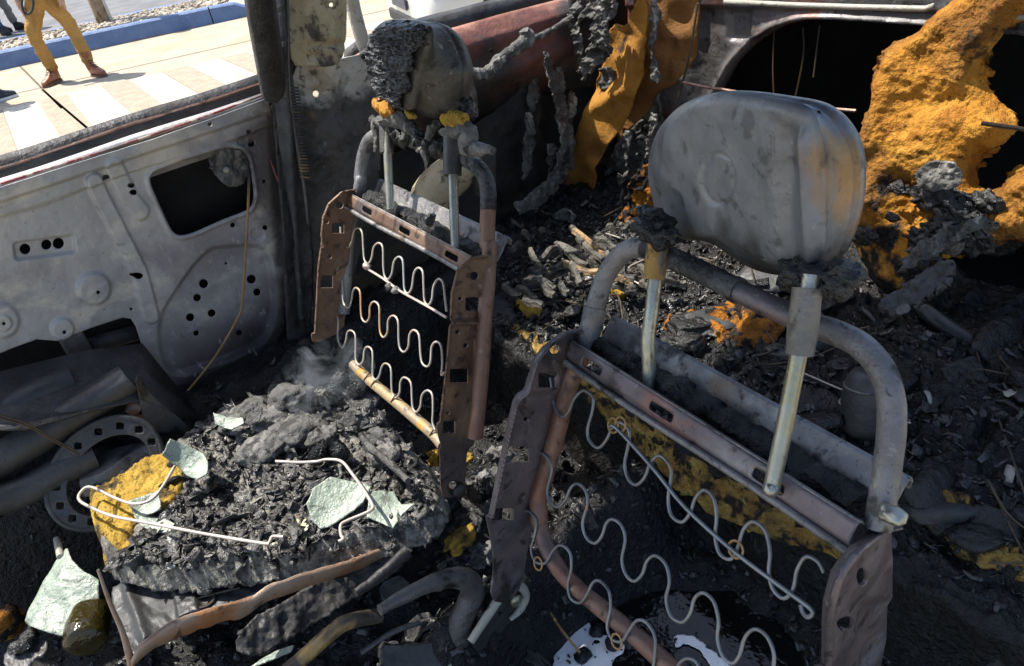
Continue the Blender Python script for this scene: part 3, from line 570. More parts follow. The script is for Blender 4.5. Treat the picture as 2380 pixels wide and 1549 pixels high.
# ---- far front door
door_out = np.array([(-70, 452), (0, 430), (170, 376), (340, 323), (500, 268), (600, 231), (636, 216), (645, 240), (648, 300), (646, 360), (652, 437), (662, 500), (668, 560), (673, 640), (672, 690), (660, 770), (640, 805), (600, 832), (540, 856), (470, 890), (420, 925), (380, 905), (345, 850), (329, 801), (316, 760), (305, 742), (285, 739), (210, 763), (134, 793), (84, 789), (0, 821), (-70, 842)], float)
win = chaikin([(346, 420), (355, 401), (380, 391), (470, 360), (528, 343), (560, 347), (578, 368), (584, 410), (590, 455), (583, 483), (560, 494), (504, 515), (454, 539), (420, 549), (402, 541), (390, 520), (366, 465)], 2)
dholes = [win] + [('c', u, v, r_) for u, v, r_ in ((624, 241, 5), (481, 286, 5), (244, 412, 7.5), (584, 334, 8), (614, 422, 4), (541, 524, 5.5), (616, 530, 6), (60, 582, 12.5), (110, 572, 12), (138, 569, 13), (226, 677, 4.2), (7, 748, 4.2), (148, 770, 4.5), (305, 719, 3.5), (531, 617, 3.2), (478, 664, 10.5), (463, 697, 9), (447, 743, 9.5), (497, 733, 9), (590, 654, 10.5), (603, 684, 8.5), (461, 780, 6.5), (561, 779, 7))]
dholes += [('c', 304, 430, 9, 5.5), ('c', 309, 446, 9.5, 6.5), chaikin([(572, 300), (585, 305), (578, 315), (568, 309)], 1), chaikin([(297, 637), (312, 630), (328, 633), (331, 642), (318, 648)], 1)]
spk = chaikin([(366, 760), (384, 709), (440, 628), (476, 586), (505, 572), (600, 566), (628, 590), (640, 650), (646, 720), (628, 790), (560, 830), (470, 862), (400, 880), (372, 830)], 2)
def door_relief(U, V):
    h = np.zeros(len(U))
    belt = U[:, 1]-(430-.331*U[:, 0])                      # px below the top edge
    h += .012*(1-sstep(belt, 30, 42)) + .008*(1-sstep(belt, 68, 80+8*np.sin(U[:, 0]/60)))
    d = sdpoly(U, spk); h -= .014*(1-sstep(d, -12, 4))
    h += .006*np.exp(-((sdpoly(U, win)-6)/5)**2)
    d = sdany(U, ('r', 36, 549, 172, 606, 12)); a = .13; Ur = np.stack([(U[:, 0]-104)*math.cos(a)-(U[:, 1]-577)*math.sin(a), (U[:, 0]-104)*math.sin(a)+(U[:, 1]-577)*math.cos(a)], 1)
    d = sdany(Ur, ('r', -72, -22, 72, 22, 10)); h -= .009*(1-sstep(d, -6, 3))
    for u, v, r_, q in ((218, 670, 44, .009), (145, 764, 30, .008), (2, 745, 48, .008), (7, 748, 22, .005), (563, 328, 13, -.005), (600, 545, 18, -.004)):
        h += q*(1-sstep(np.hypot(U[:, 0]-u, (U[:, 1]-v)*1.03), r_*.72, r_))
    l1 = np.array([(196, 420), (218, 465), (303, 633), (330, 735)]); l2 = l1+[40, -4]
    h += .010*(1-sstep(sdl(U, (l1+l2)/2), 15, 22))
    l3 = np.array([(262, 385), (300, 460), (325, 490)]); h += .006*(1-sstep(sdl(U, l3), 16, 26))
    h -= .012*(1-sstep(646-U[:, 0]+(U[:, 1]-400)*.05, -6, 22))*(U[:, 1] < 620)
    h += .0018*fbm(np.c_[U/40, 0*U[:, 0]], 3, 4)
    return h
door = sheet('door', door_out, dholes, PY(YD), 'door', car, step=2.6, relief=door_relief, thick=.0025); door['label'] = 'grey bare steel inner panel of the far front door'
# slender red paint left along the door's shut edge
p = np.array([(628, 372), (640, 405), (652, 437), (662, 500), (670, 560), (678, 640)]); P = PY(YD-.012)(p); tube('red_paint_seam', P, [.001, .002, .0025, .003, .003, .001], 'redline', door, k=8, sm=4)
p = np.array([(2, 428), (120, 390), (235, 354), (345, 317), (450, 281), (540, 248), (620, 218)]); P = PY(YD-.005)(p); tube('red_paint_seam', P, .0024, 'redline', door, k=8, sm=3)
# latch in the opening, rod and rail behind it
lat = sheet('door_latch', chaikin([(480, 360), (530, 342), (575, 355), (582, 400), (565, 432), (535, 438), (505, 418)], 2), [('c', 529, 391, 6)], PY(YD+.035), 'grey', door, step=2.5, thick=.012, relief=lambda U, V: .006*fbm(np.c_[U/14, 0*U[:, 0]], 3))
v, f = rock_geo(one(PY(YD+.03), 526, 395), (.008, .008, .008), 2, 2, .05); obj('latch_pin', v, f, 'pale', lat)
V, F = tube_geo(PY(YD+.05)(np.array([(180, 812), (332, 768)])), .02, 10); obj('window_rail', V, F, 'soot', door)
V, F = tube_geo(PY(YD+.05)(np.array([(186, 800), (330, 757)])), .006, 8); obj('window_rail_lip', V, F, 'soot', door)
V, F = box_geo(one(PY(YD+.03), 175, 800), (.05, .02, .07)); bevel(obj('regulator_plate', V, F, 'grey', door, False), .004)
tube('lock_rod', np.vstack([PY(YD+.005)([(566, 372), (577, 395)]), PY(YD-.035)([(578, 440), (573, 560), (563, 700), (555, 735), (500, 830), (432, 915)])]), .0032, 'goldwire', door, k=6, sm=3)
# belt: outer skin, slot, outer lip
XF, XR = -.5, .668
def line_at(y, z, n=14, x0=XF, x1=XR): return np.stack([np.linspace(x0, x1, n), np.full(n, y), np.full(n, z)+.0015*np.sin(np.linspace(0, 20, n))], 1)
prof = [(1.83, .45), (1.845, .8), (1.835, 1.12), (1.81, 1.170), (1.795, 1.1745), (1.782, 1.166), (1.772, 1.150), (1.768, 1.09)]
V, F = strips([line_at(y, z) for y, z in prof]); o = obj('door_outer_skin', V, F, 'soot', door); solid(o, .002)
tube('window_channel_lip', line_at(1.776, 1.157, 20, XF, .63)+.0015*rng.normal(size=(20, 3)), .004, 'tuber', door, k=6, sm=2)
V, F = strips([line_at(1.70, 1.14), line_at(1.716, 1.150), line_at(1.735, 1.146), line_at(1.738, 1.05)]); solid(obj('door_top_fold', V, F, 'door', door), .002)
V, F = strips([[(XF, 1.765, .5), (.64, 1.765, .5)], [(XF, 1.765, 1.10), (.64, 1.765, 1.10)]]); obj('door_inner_void', V, F, 'inner', door, False)
# ---- B pillar
PB = P3((.6, 1.67, 1.0), (.9, 1.67, 1.0), (.6, 1.60, 1.45))
PBL = PY(1.66)
bp = sheet('centre_pillar', chaikin([(626, -60), (671, -60), (672, 60), (675, 150), (684, 205), (700, 320), (712, 430), (722, 520), (728, 640), (722, 760), (700, 770), (690, 640), (676, 540), (660, 430), (646, 330), (636, 215), (630, 120)], 1), [], PBL, 'soot', car, step=4, relief=lambda U, V: .02*np.exp(-((U[:, 0]-(648+.06*U[:, 1]))/13)**2)+.004*fbm(np.c_[U/18, 0*U[:, 0]], 4, 2), thick=.012)
for k in range(30):
    v = 203+k*7.2; u = 682+(v-203)*.10+(v-203)**2*.00012; a, b = one(PBL, u-11, v-1, .012), one(PBL, u+11, v+1.5, .012)
    if k in (12, 13, 14): continue
    tube('harness_coil', [a, (a+b)/2+np.array([0, -.006, 0]), b], .0024, 'goldwire' if k % 4 else 'darkwire', bp, k=6, sm=3)
tube('pillar_edge_wire', PBL([(668, -40), (669, 80), (671, 190), (684, 300), (706, 430), (716, 520)], .014), .0035, 'grey', bp, k=6, sm=3)
sheet('pillar_backing', [(622, -60), (700, -60), (712, 300), (740, 560), (745, 790), (668, 790), (655, 520), (640, 330), (628, 200)], [], PY(1.682), 'soot', bp, step=6, thick=.004, relief=lambda U, V: .004*fbm(np.c_[U/24, 0*U[:, 0]], 3, 2))
upper = sheet('pillar_upper', chaikin([(662, -60), (806, -60), (806, 60), (802, 128), (775, 152), (742, 155), (712, 151), (680, 156), (668, 80)], 1), [('c', 764, 11, 5)], PBL, 'cream', bp, step=3, thick=.004,
    relief=lambda U, V: .012*sstep(U[:, 0], 694, 712)*(1-sstep(U[:, 0], 770, 800))-.008*np.exp(-((np.hypot((U[:, 0]-728)/1.3, U[:, 1]-130))/16)**2)-.006*np.exp(-((U[:, 1]-104-.0*U[:, 0])/9)**2)*sstep(U[:, 0], 700, 730)+.002*fbm(np.c_[U/16, 0*U[:, 0]], 3))
sheet('pillar_lower', chaikin([(676, 146), (742, 150), (795, 136), (856, 124), (880, 170), (890, 300), (880, 470), (830, 620), (780, 760), (722, 790), (730, 640), (722, 520), (708, 420), (690, 290)], 1), [('c', 737, 219, 7)], PY(1.675), 'pillar_low', bp, step=4, thick=.004,
    relief=lambda U, V: .012*np.exp(-((np.hypot(U[:, 0]-780, U[:, 1]-310))/30)**2)-.01*np.exp(-((np.hypot(U[:, 0]-737, U[:, 1]-219))/18)**2)+.006*fbm(np.c_[U/40, 0*U[:, 0]], 4, 2))
tube('quarter_window_post', PY(1.70)([(806, -60), (822, 20), (838, 80), (852, 128)]), [.018, .017, .017, .014], 'pillar_low', car, k=10, sm=4)
v, f = rock_geo(one(PY(1.68), 853, 128), (.02, .02, .016), 4, 2, .5); obj('melted_lump', v, f, 'char', bp)
# ---- far rear quarter: window ledge, folded red inner panel, dark cavity
PQ = PY(1.72)
def qx(pts, y): return PY(y)(pts)
rowsp = [(1.80, [(800, 118), (852, 84), (970, 46), (1148, 0), (1400, -62), (1560, -100)]), (1.775, [(800, 124), (852, 90), (975, 55), (1150, 9), (1400, -52), (1560, -90)]), (1.755, [(800, 150), (852, 116), (985, 84), (1155, 36), (1400, -26), (1560, -64)])]
V, F = strips([cat_rom(qx(p, y), 6) for y, p in rowsp]); V[:, 2] += .003*fbm(V*14, 3); q1 = obj('quarter_window_ledge', V, F, 'soot', car); solid(q1, .004)
rows2 = [(1.756, [(800, 150), (852, 116), (985, 84), (1155, 36), (1400, -26), (1560, -64)]), (1.725, [(800, 160), (860, 130), (1000, 100), (1160, 60), (1330, 8), (1500, -40)]), (1.70, [(800, 190), (870, 160), (1000, 132), (1160, 85), (1330, 30), (1500, -15)]), (1.705, [(800, 230), (880, 200), (1010, 178), (1170, 135), (1330, 85), (1500, 45)]), (1.69, [(800, 280), (900, 250), (1030, 215), (1180, 170), (1300, 128), (1500, 90)]), (1.73, [(800, 330), (900, 300), (1060, 262), (1150, 225), (1240, 180), (1500, 140)]), (1.755, [(800, 380), (900, 360), (1080, 300), (1140, 265), (1230, 230), (1500, 180)])]
rr = [cat_rom(qx(p, y), 8) for y, p in rows2]
fine = []
for i in range(len(rr)-1):
    for t_ in (0, .33, .66): fine.append(rr[i]*(1-t_)+rr[i+1]*t_)
fine.append(rr[-1]); V, F = strips(fine); V[:, 1] += .012*fbm(V*9, 4, 5); qi = obj('quarter_inner_panel', V, F, 'red', car); solid(qi, .003)
M['qlow'] = mat('black_quarter_panel', (.014, .014, .014), (.032, .031, .03), 5, [dict(c=(.07, .055, .045), s=6, lo=.6, hi=.72, o=.6)], rough=(.5, .8), bump=((40, .2), (200, .2)), spec=.3)
qb = sheet('quarter_lower_panel', chaikin([(700, 300), (880, 280), (1050, 250), (1230, 190), (1500, 120), (1560, 420), (1500, 600), (1150, 640), (700, 860)], 1), [], PY(1.76), 'qlow', car, step=6, thick=.003, relief=lambda U, V: .03*fbm(np.c_[U/120, 0*U[:, 0]], 4, 3)+.02*np.exp(-((U[:, 0]-1225-.1*(U[:, 1]-300))/20)**2))
v, f = rock_geo(one(PY(1.66), 1142, 118), (.006, .003, .006), 4, 2, .0); obj('trim_hole_dot', v, f, 'inner', qi)  # black disc drawn for the dark of an open hole
# things behind seat 1: a broken pale duct and a dark box
du = tube('air_duct', PY(1.5)([(1098, 372), (1060, 400), (1010, 445), (985, 500)]), [.045, .05, .05, .045], 'cream', car, k=16, sm=4, rough=.06)
V, F = box_geo(one(PY(1.45), 1122, 400), (.05, .05, .12), rot((0, 1, 0), .2)); bevel(obj('duct_bracket', V, F, 'greyd', car, False), .006)
# ---- floor, sill, tunnel
fl_ = []
gx = np.linspace(-.6, 1.0, 90); gy = np.linspace(-.25, 1.74, 110); X, Y = np.meshgrid(gx, gy)
def floor_h(x, y):
    p = np.c_[x, y, 0*x]; z = .285+.028*ridge(p*9, 4, 3)+.02*fbm(p*26, 3, 8)
    z += .27*sstep(y, 1.50, 1.60)                                          # sill
    z += (.17+.03*fbm(p*11, 2, 2))*np.exp(-((y-.775)/.085)**2)*sstep(x, .05, .25)
    pud = np.hypot((x-.51)/.24, (y-.48)/.22); k_ = 1-sstep(pud, .9, 1.35); z = z*(1-k_)+(.235+.02*fbm(p*12, 3, 5))*k_
    return z
Z = floor_h(X.ravel(), Y.ravel()); V = np.stack([X.ravel(), Y.ravel(), Z], 1); nx = len(gx)
F = [[j*nx+i, j*nx+i+1, (j+1)*nx+i+1, (j+1)*nx+i] for j in range(len(gy)-1) for i in range(nx-1)]
floor = obj('floor_pan', V, F, 'charbed', car)
pud = tagp(obj('puddle', *(lambda: (np.array([(.5+.33*math.cos(a)*(1+.15*math.sin(3*a)), .5+.31*math.sin(a)*(1+.12*math.cos(4*a)), .262) for a in np.linspace(0, 2*math.pi, 48, endpoint=False)]), [list(range(48))]))(), 'water', base=(.46, .5, .262)), 'black puddle of water on the car floor below the near seat', 'puddle', kind='structure')
del pud['category']
# sill bars left of the front seat
for (pts, r_, y) in (([(-60, 985), (0, 962), (90, 915), (170, 885)], .032, 1.62), ([(-60, 1100), (40, 1045), (170, 965), (300, 880)], .034, 1.54), ([(-60, 1180), (60, 1140), (150, 1090), (220, 1060)], .03, 1.5)):
    P = PY(y)(pts); V, F = tube_geo(cat_rom(P, 6), r_, 16); V[:, 2] = V[:, 2]+.0; o = autosm(obj('sill_rail', V, F, 'greyd', car)); 
V, F = strips([PY(1.66)([(-60, 880), (60, 850), (200, 815), (330, 800), (420, 925)]), PY(1.6)([(-60, 960), (60, 930), (200, 880), (330, 860), (450, 950)]), PY(1.5)([(-60, 1000), (60, 1000), (200, 960), (330, 930), (470, 990)])]); solid(obj('sill_cover', V, F, 'soot', car), .004)
sheet('sill_panel', chaikin([(310, 860), (345, 905), (360, 925), (440, 990), (440, 1010), (340, 1005), (330, 960)], 1), [], PY(1.5), 'grey', car, step=4, thick=.004)
lp = tube('sill_lump', PY(1.52)([(300, 962), (320, 945), (335, 965)]), [.012, .02, .012], 'tuber', car, k=8, rough=.3)
M['thread'] = M['goldwire']
for du_, dv in ((0, 0), (6, 9)):
    tube('loose_wire', PY(1.42)([(-20+du_, 958+dv), (60+du_, 983+dv), (110+du_, 1012+dv), (180+du_, 1050+dv)]), .0016, 'darkwire', car, k=5, sm=4)
# ---- rear bulkhead with its big opening and black boot behind
PR = PX(1.66)
hole = chaikin([(1600, 330), (1650, 260), (1684, 195), (1709, 149), (1746, 108), (1792, 75), (1842, 54), (1895, 48), (2016, 54), (2123, 62), (2300, 78), (2480, 96), (2560, 200), (2560, 480), (2200, 520), (1700, 470)], 2)
oval = chaikin([(1520, 110), (1524, 45), (1545, 20), (1570, 28), (1585, 70), (1582, 140), (1565, 178), (1535, 172)], 2)
def bulk_rel(U, V):
    d = sdpoly(U, hole); h = .016*np.exp(-((d-10)/9)**2)-.02*(1-sstep(d, 0, 8))
    h += .02*(1-sstep(U[:, 0], 1600, 1640))
    h -= .015*(1-sstep(sdany(U, ('r', 1690, 25, 1745, 95, 8)), -6, 3))*(U[:, 0] < 1760)
    h += .01*sstep(20-U[:, 1]+.02*(U[:, 0]-1700), 0, 6)
    return h+.003*fbm(np.c_[U/30, 0*U[:, 0]], 4, 2)
M['bulk'] = mat('scorched_bulkhead', (.085, .08, .083), (.15, .14, .14), 4, [dict(c=(.2, .065, .04), s=4, lo=.5, hi=.63, o=.8), dict(c=(.3, .31, .33), s=9, lo=.58, hi=.72, o=.6), dict(c=SOOT, s=6, lo=.56, hi=.68)]+grime(), rough=(.35, .6), metal=.35, bump=((50, .15), (300, .2)))
bk = sheet('rear_bulkhead', [(1470, -70), (2600, -70), (2600, 560), (1470, 560)], [hole, oval], PR, 'bulk', car, step=5, relief=bulk_rel, thick=.003)
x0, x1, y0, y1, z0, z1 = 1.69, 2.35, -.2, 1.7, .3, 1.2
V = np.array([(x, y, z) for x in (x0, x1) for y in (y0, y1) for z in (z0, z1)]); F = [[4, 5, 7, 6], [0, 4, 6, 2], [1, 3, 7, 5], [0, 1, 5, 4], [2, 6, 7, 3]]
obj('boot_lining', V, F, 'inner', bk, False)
V, F = tube_geo(PX(1.62)([(1684, 4), (1840, 12), (1990, 17), (2150, 21), (2170, 14)]), .006, 8); obj('shelf_edge_tube', V, F, 'pale', bk)
V, F = tube_geo(PX(1.6)([(2330, 38), (2400, 42), (2480, 46)]), .006, 8); obj('shelf_edge_tube', V, F, 'pale', bk)
V, F = strips([PX(1.66)([(1600, -6), (1800, 1), (2000, 6), (2200, 12)]), PX(1.72)([(1600, -40), (1800, -36), (2000, -30), (2200, -26)]), PX(1.95)([(1600, -45), (1800, -40), (2000, -36), (2200, -30)])]); solid(obj('parcel_shelf', V, F, 'bulk', bk), .004)
tube('bulkhead_wire', np.vstack([PX(1.5)([(1588, 192), (1650, 205), (1700, 212)]), PX(1.55)([(1880, 247), (1990, 258)])]), .004, 'tuber', bk, k=6, sm=3)
tube('bulkhead_wire', PX(1.5)([(1622, 8), (1612, 70), (1600, 140), (1580, 215), (1562, 275), (1540, 310)]), .003, 'darkwire', bk, k=6, sm=3)
for pts in ([(1866, 65), (1868, 120), (1858, 180), (1846, 235)], [(1800, 60), (1796, 150), (1798, 220)], [(1905, 60), (1890, 180)]):
    tube('hanging_thread', PX(1.72)(pts), .0022, 'goldwire', bk, k=5, sm=3)
tube('bulkhead_wire', PX(1.35)([(2282, 287), (2340, 295), (2400, 304)]), .004, 'darkwire', bk, k=6, sm=2)
# ---- roof and pillars above (over the camera's view; they shade the near half)
rx = np.linspace(-.3, 1.2, 8); ry = np.linspace(.32, 1.32, 8); X, Y = np.meshgrid(rx, ry)
V = np.stack([X.ravel(), Y.ravel(), 1.70-.12*((Y.ravel()-.7)/.64)**2*.6-.05*((X.ravel()-.45)/.8)**2], 1); F = [[j*8+i, j*8+i+1, (j+1)*8+i+1, (j+1)*8+i] for j in range(7) for i in range(7)]
solid(obj('roof', V, F, 'soot', car), .02)
for P, r_ in (([(.62, 1.68, 1.15), (.6, 1.52, 1.4), (.6, 1.33, 1.64)], .03), ([(1.6, 1.7, 1.1), (1.45, 1.5, 1.4), (1.2, 1.31, 1.62)], .04), ([(1.6, -.15, 1.1), (1.45, .1, 1.4), (1.2, .35, 1.62)], .04), ([(-.95, 1.7, 1.1), (-.6, 1.5, 1.42), (-.28, 1.31, 1.6)], .03), ([(.62, -.2, .4), (.62, -.18, 1.1), (.6, .35, 1.66)], .03), ([(-.95, -.2, 1.0), (-.6, -.05, 1.42), (-.28, .35, 1.62)], .03)):
    tube('roof_pillar', np.array(P), r_, 'soot', car, k=8, sm=4)
V, F = box_geo((.6, -.24, .33), (2.6, .1, .2)); bevel(obj('near_sill', V, F, 'soot', car, False), .02)
# ================================================================== REAR BENCH (charred) AND ITS FOAM
def bench_h(x, y):
    p = np.c_[x, y, 0*x]; z = .495+.05*sstep(x, .87, 1.35)+.022*fbm(p*7, 3, 2)+.024*ridge(p*13+.6*fbm(p*8, 2)[:, None], 3, 6)+.016*ridge(p*np.array([38, 24, 1])+1.2*fbm(p*10, 2, 4)[:, None], 3, 9)
    z += .03*sstep(x, 1.42, 1.62)+.02*sstep(y, 1.45, 1.7)
    z += .05*np.exp(-(((x-1.25)/.25)**2+((y-.35)/.3)**2))
    return z
gx = np.concatenate([np.linspace(.80, .84, 7), np.linspace(.848, 1.62, 190)]); gy = np.linspace(-.25, 1.75, 420); X, Y = np.meshgrid(gx, gy); x, y = X.ravel(), Y.ravel()
fr = .842+.012*fbm(np.c_[y*9, 0*y, 0*y], 3, 4)
Z = bench_h(x, y); drop = np.clip((fr-x)/(fr-.80), 0, 1); Z = Z-drop**1.5*.24; xx = np.where(drop > 0, fr-.03*drop+.012*fbm(np.c_[y*22, Z*22, 0*y], 3, 7), x)
V = np.stack([xx, y, Z], 1); nx = len(gx); F = [[j*nx+i, j*nx+i+1, (j+1)*nx+i+1, (j+1)*nx+i] for j in range(len(gy)-1) for i in range(nx-1)]
bench = thing('rear_bench', 'charred rear bench seat buried in black debris behind the front seats', 'seat', (1.2, .76, .28))
obj('bench_cushion', V, F, 'charbed', bench)
# seared yellow foam showing along its front edge
def foam_strip(name, pts, ws, m, parent, zoff=.012, seed=0, amp=.014):
    P = cat_rom(PZ(.505)(np.array(pts)), 10); n = len(P); W2 = np.interp(np.linspace(0, 1, n), np.linspace(0, 1, len(ws)), ws); rows = []
    for k in np.linspace(-1, 1, 17):
        q = P.copy(); q[:, 0] += k*W2; q[:, 2] = np.where(q[:, 0] > .845, bench_h(q[:, 0], q[:, 1]), .5-(.845-q[:, 0])*1.6)+zoff*(1-k*k); rows.append(q)
    V, F = strips(rows); V += amp*np.stack([fbm(V*30, 4, s+seed) for s in (1, 2, 3)], 1)*[.6, .6, 1]
    o = obj(name, V, F, m, parent); return solid(o, .012, -1)
foam_strip('front_edge_foam', [(1180, 765), (1290, 830), (1370, 905), (1480, 985), (1600, 1070), (1720, 1140), (1850, 1200), (1960, 1250)], [.01, .014, .018, .02, .02, .02, .02, .02], 'edgefoam', bench, .012, 1, .026)
foam_strip('front_edge_foam', [(2080, 1140), (2180, 1220), (2260, 1290), (2380, 1340), (2460, 1370)], [.015, .024, .028, .026, .02], 'edgefoam', bench, .012, 9, .03)
foam_strip('torn_foam_patch', [(1560, 780), (1640, 780), (1720, 800), (1800, 830)], [.03, .07, .08, .03], 'foamo', bench, .02, 5, .03)
foam_strip('torn_foam_patch', [(1205, 720), (1240, 735), (1265, 745)], [.01, .025, .01], 'foamy', bench, .025, 7)
foam_strip('torn_foam_patch', [(1380, 640), (1420, 700), (1450, 725)], [.004, .012, .004], 'foamy', bench, .025, 8)
# back foam: one big torn sheet leaning on the bulkhead, tapering into the char below
PF = P3((1.56, 0, 1.2), (1.56, 1, 1.2), (1.32, 0, .55))
big = np.array([(2230, -60), (2177, 8), (2140, 41), (2111, 66), (2053, 91), (2030, 115), (2016, 141), (2000, 170), (1991, 199), (1987, 232), (1972, 282), (1970, 331), (1987, 414), (1975, 470), (1950, 540), (1962, 600), (1985, 650), (2040, 690), (2075, 695), (2110, 650), (2160, 610), (2220, 590), (2300, 600), (2390, 560), (2440, 480), (2440, 390), (2380, 393), (2330, 404), (2300, 435), (2270, 448), (2250, 430), (2247, 393), (2270, 358), (2318, 335), (2351, 298), (2343, 269), (2310, 240), (2285, 215), (2264, 186), (2268, 145), (2289, 108), (2326, 52), (2390, 10), (2390, -60)], float)
def foam_rel(U, V):
    d = -sdpoly(U, big); p = np.c_[U/70, 0*U[:, 0]]
    return -.05*(1-sstep(d, 0, 55))**2+.035*fbm(p*.6, 2, 4)+.008*fbm(p*1.8, 3, 8)+.0035*ridge(p*3.2+fbm(p, 2)[:, None], 2, 3)+.003*fbm(p*8, 3, 1)+.02*np.exp(-((sdl(U, [(2180, 30), (2060, 160), (2010, 330)]))/30)**2)
bf = sheet('back_foam', big, [chaikin([(2296, 345), (2330, 338), (2350, 370), (2335, 392), (2300, 398)], 1)], PF, 'foam', bench, step=3.5, relief=foam_rel, thick=.02, jitter=6)
bf['label'] = 'big torn sheet of bright orange foam'
# charred crust over the foam's lower half
for i, (u, v, s) in enumerate(((2090, 440, .02), (2075, 505, .013), (2180, 465, .045), (2230, 495, .04), (2290, 470, .03), (2010, 545, .024), (2200, 540, .045), (2150, 560, .03), (2250, 560, .035))):
    v_, f_ = rock_geo(one(PF, u, v, .012), (s*.4, s, s*.7), 80+i, 4, .9, 2.6); v_ += s*.25*np.stack([fbm(v_*60, 3, q_) for q_ in (1, 2, 3)], 1); obj('char_crust', v_, f_, 'char', bench)
flp = sheet('charred_flap', chaikin([(2150, 395), (2200, 372), (2258, 385), (2262, 420), (2240, 440), (2180, 445), (2150, 425)], 1), [], PF, 'tatter', bench, step=3, relief=lambda U, V: .05+.015*fbm(np.c_[U/25, 0*U[:, 0]], 3), thick=.004, jitter=3)
def ragged(name, pts, pl, m, parent, step=3.5, amp=.02, th=.006, jit=5, seed=0, fold=None, label=None, cat=None, base=None, sc=40, it=1):
    P = chaikin(pts, it)
    def rel(U, V):
        if fold is not None:
            q = (U@np.array(fold))/sc
            return amp*np.sin(q*6+3*fbm(np.c_[U/90, 0*U[:, 0]], 2, seed))+amp*.5*fbm(np.c_[U/sc, 0*U[:, 0]], 3, seed)
        return amp*ridge(np.c_[U/sc, 0*U[:, 0]], 3, seed)+amp*.4*fbm(np.c_[U/(sc/4), 0*U[:, 0]], 3, seed+3)
    o = sheet(name, P, [], pl, m, parent, step=step, relief=rel, thick=th, jitter=jit)
    return tagp(o, label, cat)
# slabs lying against it, in shade
ragged('charred_crust', [(2030, 710), (2120, 650), (2200, 600), (2215, 625), (2160, 690), (2080, 730)], P3((1.2, .5, .75), (1.2, 1, .75), (1.35, .5, .9)), 'greyd', None, 3, .008, .02, 4, 4, label='flat bluish black slab below the big orange foam', cat='debris')
ragged('charred_crust', [(2130, 560), (2240, 520), (2290, 500), (2300, 520), (2200, 580), (2120, 620), (2090, 625)], P3((1.22, .5, .75), (1.22, 1, .75), (1.4, .5, .95)), 'tatter', None, 3, .012, .02, 5, 5, label='folded crust of burnt cloth across the lower orange foam', cat='debris')
ragged('pale_chip', [(2080, 718), (2110, 700), (2118, 722), (2085, 735)], P3((1.15, .5, .72), (1.15, 1, .72), (1.3, .5, .85)), 'grey', None, 2.5, .004, .004, 2, 5, label='small pale blue-grey chip under the orange foam', cat='debris')
# hanging trim on the rear pillar: orange cloth strip, grey tatters
PT = PX(1.5)
ragged('torn_liner', [(1408, 60), (1440, 70), (1480, 20), (1500, -40), (1510, 60), (1500, 170), (1470, 250), (1430, 320), (1395, 370), (1385, 420), (1370, 470), (1395, 500), (1380, 520), (1330, 500), (1305, 470), (1312, 420), (1325, 370), (1352, 290), (1372, 210), (1390, 150), (1400, 110)], PT, 'cloth', None, 3, .02, .006, 3, 2, label='long orange strip of trim hanging down the rear pillar', cat='liner', sc=220, fold=(.95, .3))
ragged('foam_curl', [(1440, 530), (1450, 470), (1470, 420), (1500, 385), (1540, 372), (1560, 400), (1560, 520), (1520, 545)], PX(1.42), 'foamo', None, 3, .03, .01, 4, 6, label='curled orange foam scrap beside the grey headrest', cat='foam', sc=50)
ragged('torn_liner', [(1475, -40), (1610, -40), (1620, 120), (1585, 190), (1530, 215), (1500, 260), (1450, 330), (1440, 300), (1480, 220), (1500, 120)], PX(1.58), 'clothb', None, 4, .02, .006, 3, 8, label='wide brown scorched cloth behind the orange trim strip', cat='liner', sc=260, fold=(.95, .3))
ragged('burnt_cloth', [(1360, 10), (1390, -40), (1440, -40), (1430, 20), (1420, 80), (1425, 120), (1400, 140), (1375, 165), (1350, 190), (1345, 180), (1365, 130), (1385, 70)], PX(1.44), 'tatter', None, 2.5, .025, .006, 6, 3, label='pale charred tatter at the top of the orange strip', cat='cloth', sc=25)
ragged('burnt_cloth', [(1335, -40), (1385, -40), (1372, 10), (1360, 50), (1335, 70), (1322, 45), (1338, 10)], PX(1.46), 'tatter', None, 2.5, .025, .006, 6, 5, label='crumpled whitish tatter hanging above the red panel', cat='cloth', sc=22)
ragged('burnt_cloth', [(1480, 250), (1520, 215), (1540, 230), (1545, 300), (1560, 390), (1530, 400), (1490, 390), (1450, 430), (1420, 470), (1410, 420), (1440, 340)], PX(1.6), 'tatter', None, 4, .03, .008, 5, 7, label='dark grey burnt cloth draped between trim and headrest', cat='cloth', sc=50)
ragged('burnt_cloth', [(1512, 0), (1530, 0), (1532, 60), (1520, 110), (1530, 160), (1535, 190), (1515, 200), (1510, 130)], PX(1.5), 'tatter', None, 3, .01, .005, 3, 9, label='thin grey tatter hanging in front of the oval hole', cat='cloth', sc=30)
rt = np.random.default_rng(55)
for i, (u, v, L_) in enumerate(((1340, 60, 120), (1300, 150, 160), (1330, 210, 190), (1415, 150, 130), (1460, 300, 120), (1490, 320, 110), (1350, 330, 120), (1520, 260, 110), (1545, 330, 90), (1280, 330, 110), (1245, 180, 90), (1440, 400, 90), (1580, 250, 90), (1390, 420, 70))):
    w_ = rt.uniform(6, 16); k = rt.uniform(-.25, .15); pts_ = [(u-w_, v), (u+w_, v+8), (u+w_*.8+k*L_*.5+rt.normal(0, 5), v+L_*.5), (u+k*L_+w_*.3, v+L_), (u+k*L_-w_*.4, v+L_*.93), (u-w_*.9+k*L_*.5+rt.normal(0, 5), v+L_*.45)]
    ragged('burnt_cloth', pts_, PX(rt.uniform(1.46, 1.6)) if u > 1330 else PY(rt.uniform(1.64, 1.70)), 'tatter', None, 2.5, .012, .005, 5, 20+i, label='thin charred tatter hanging on the dark rear wall', cat='cloth', sc=22)['group'] = 'tatters on the rear wall'
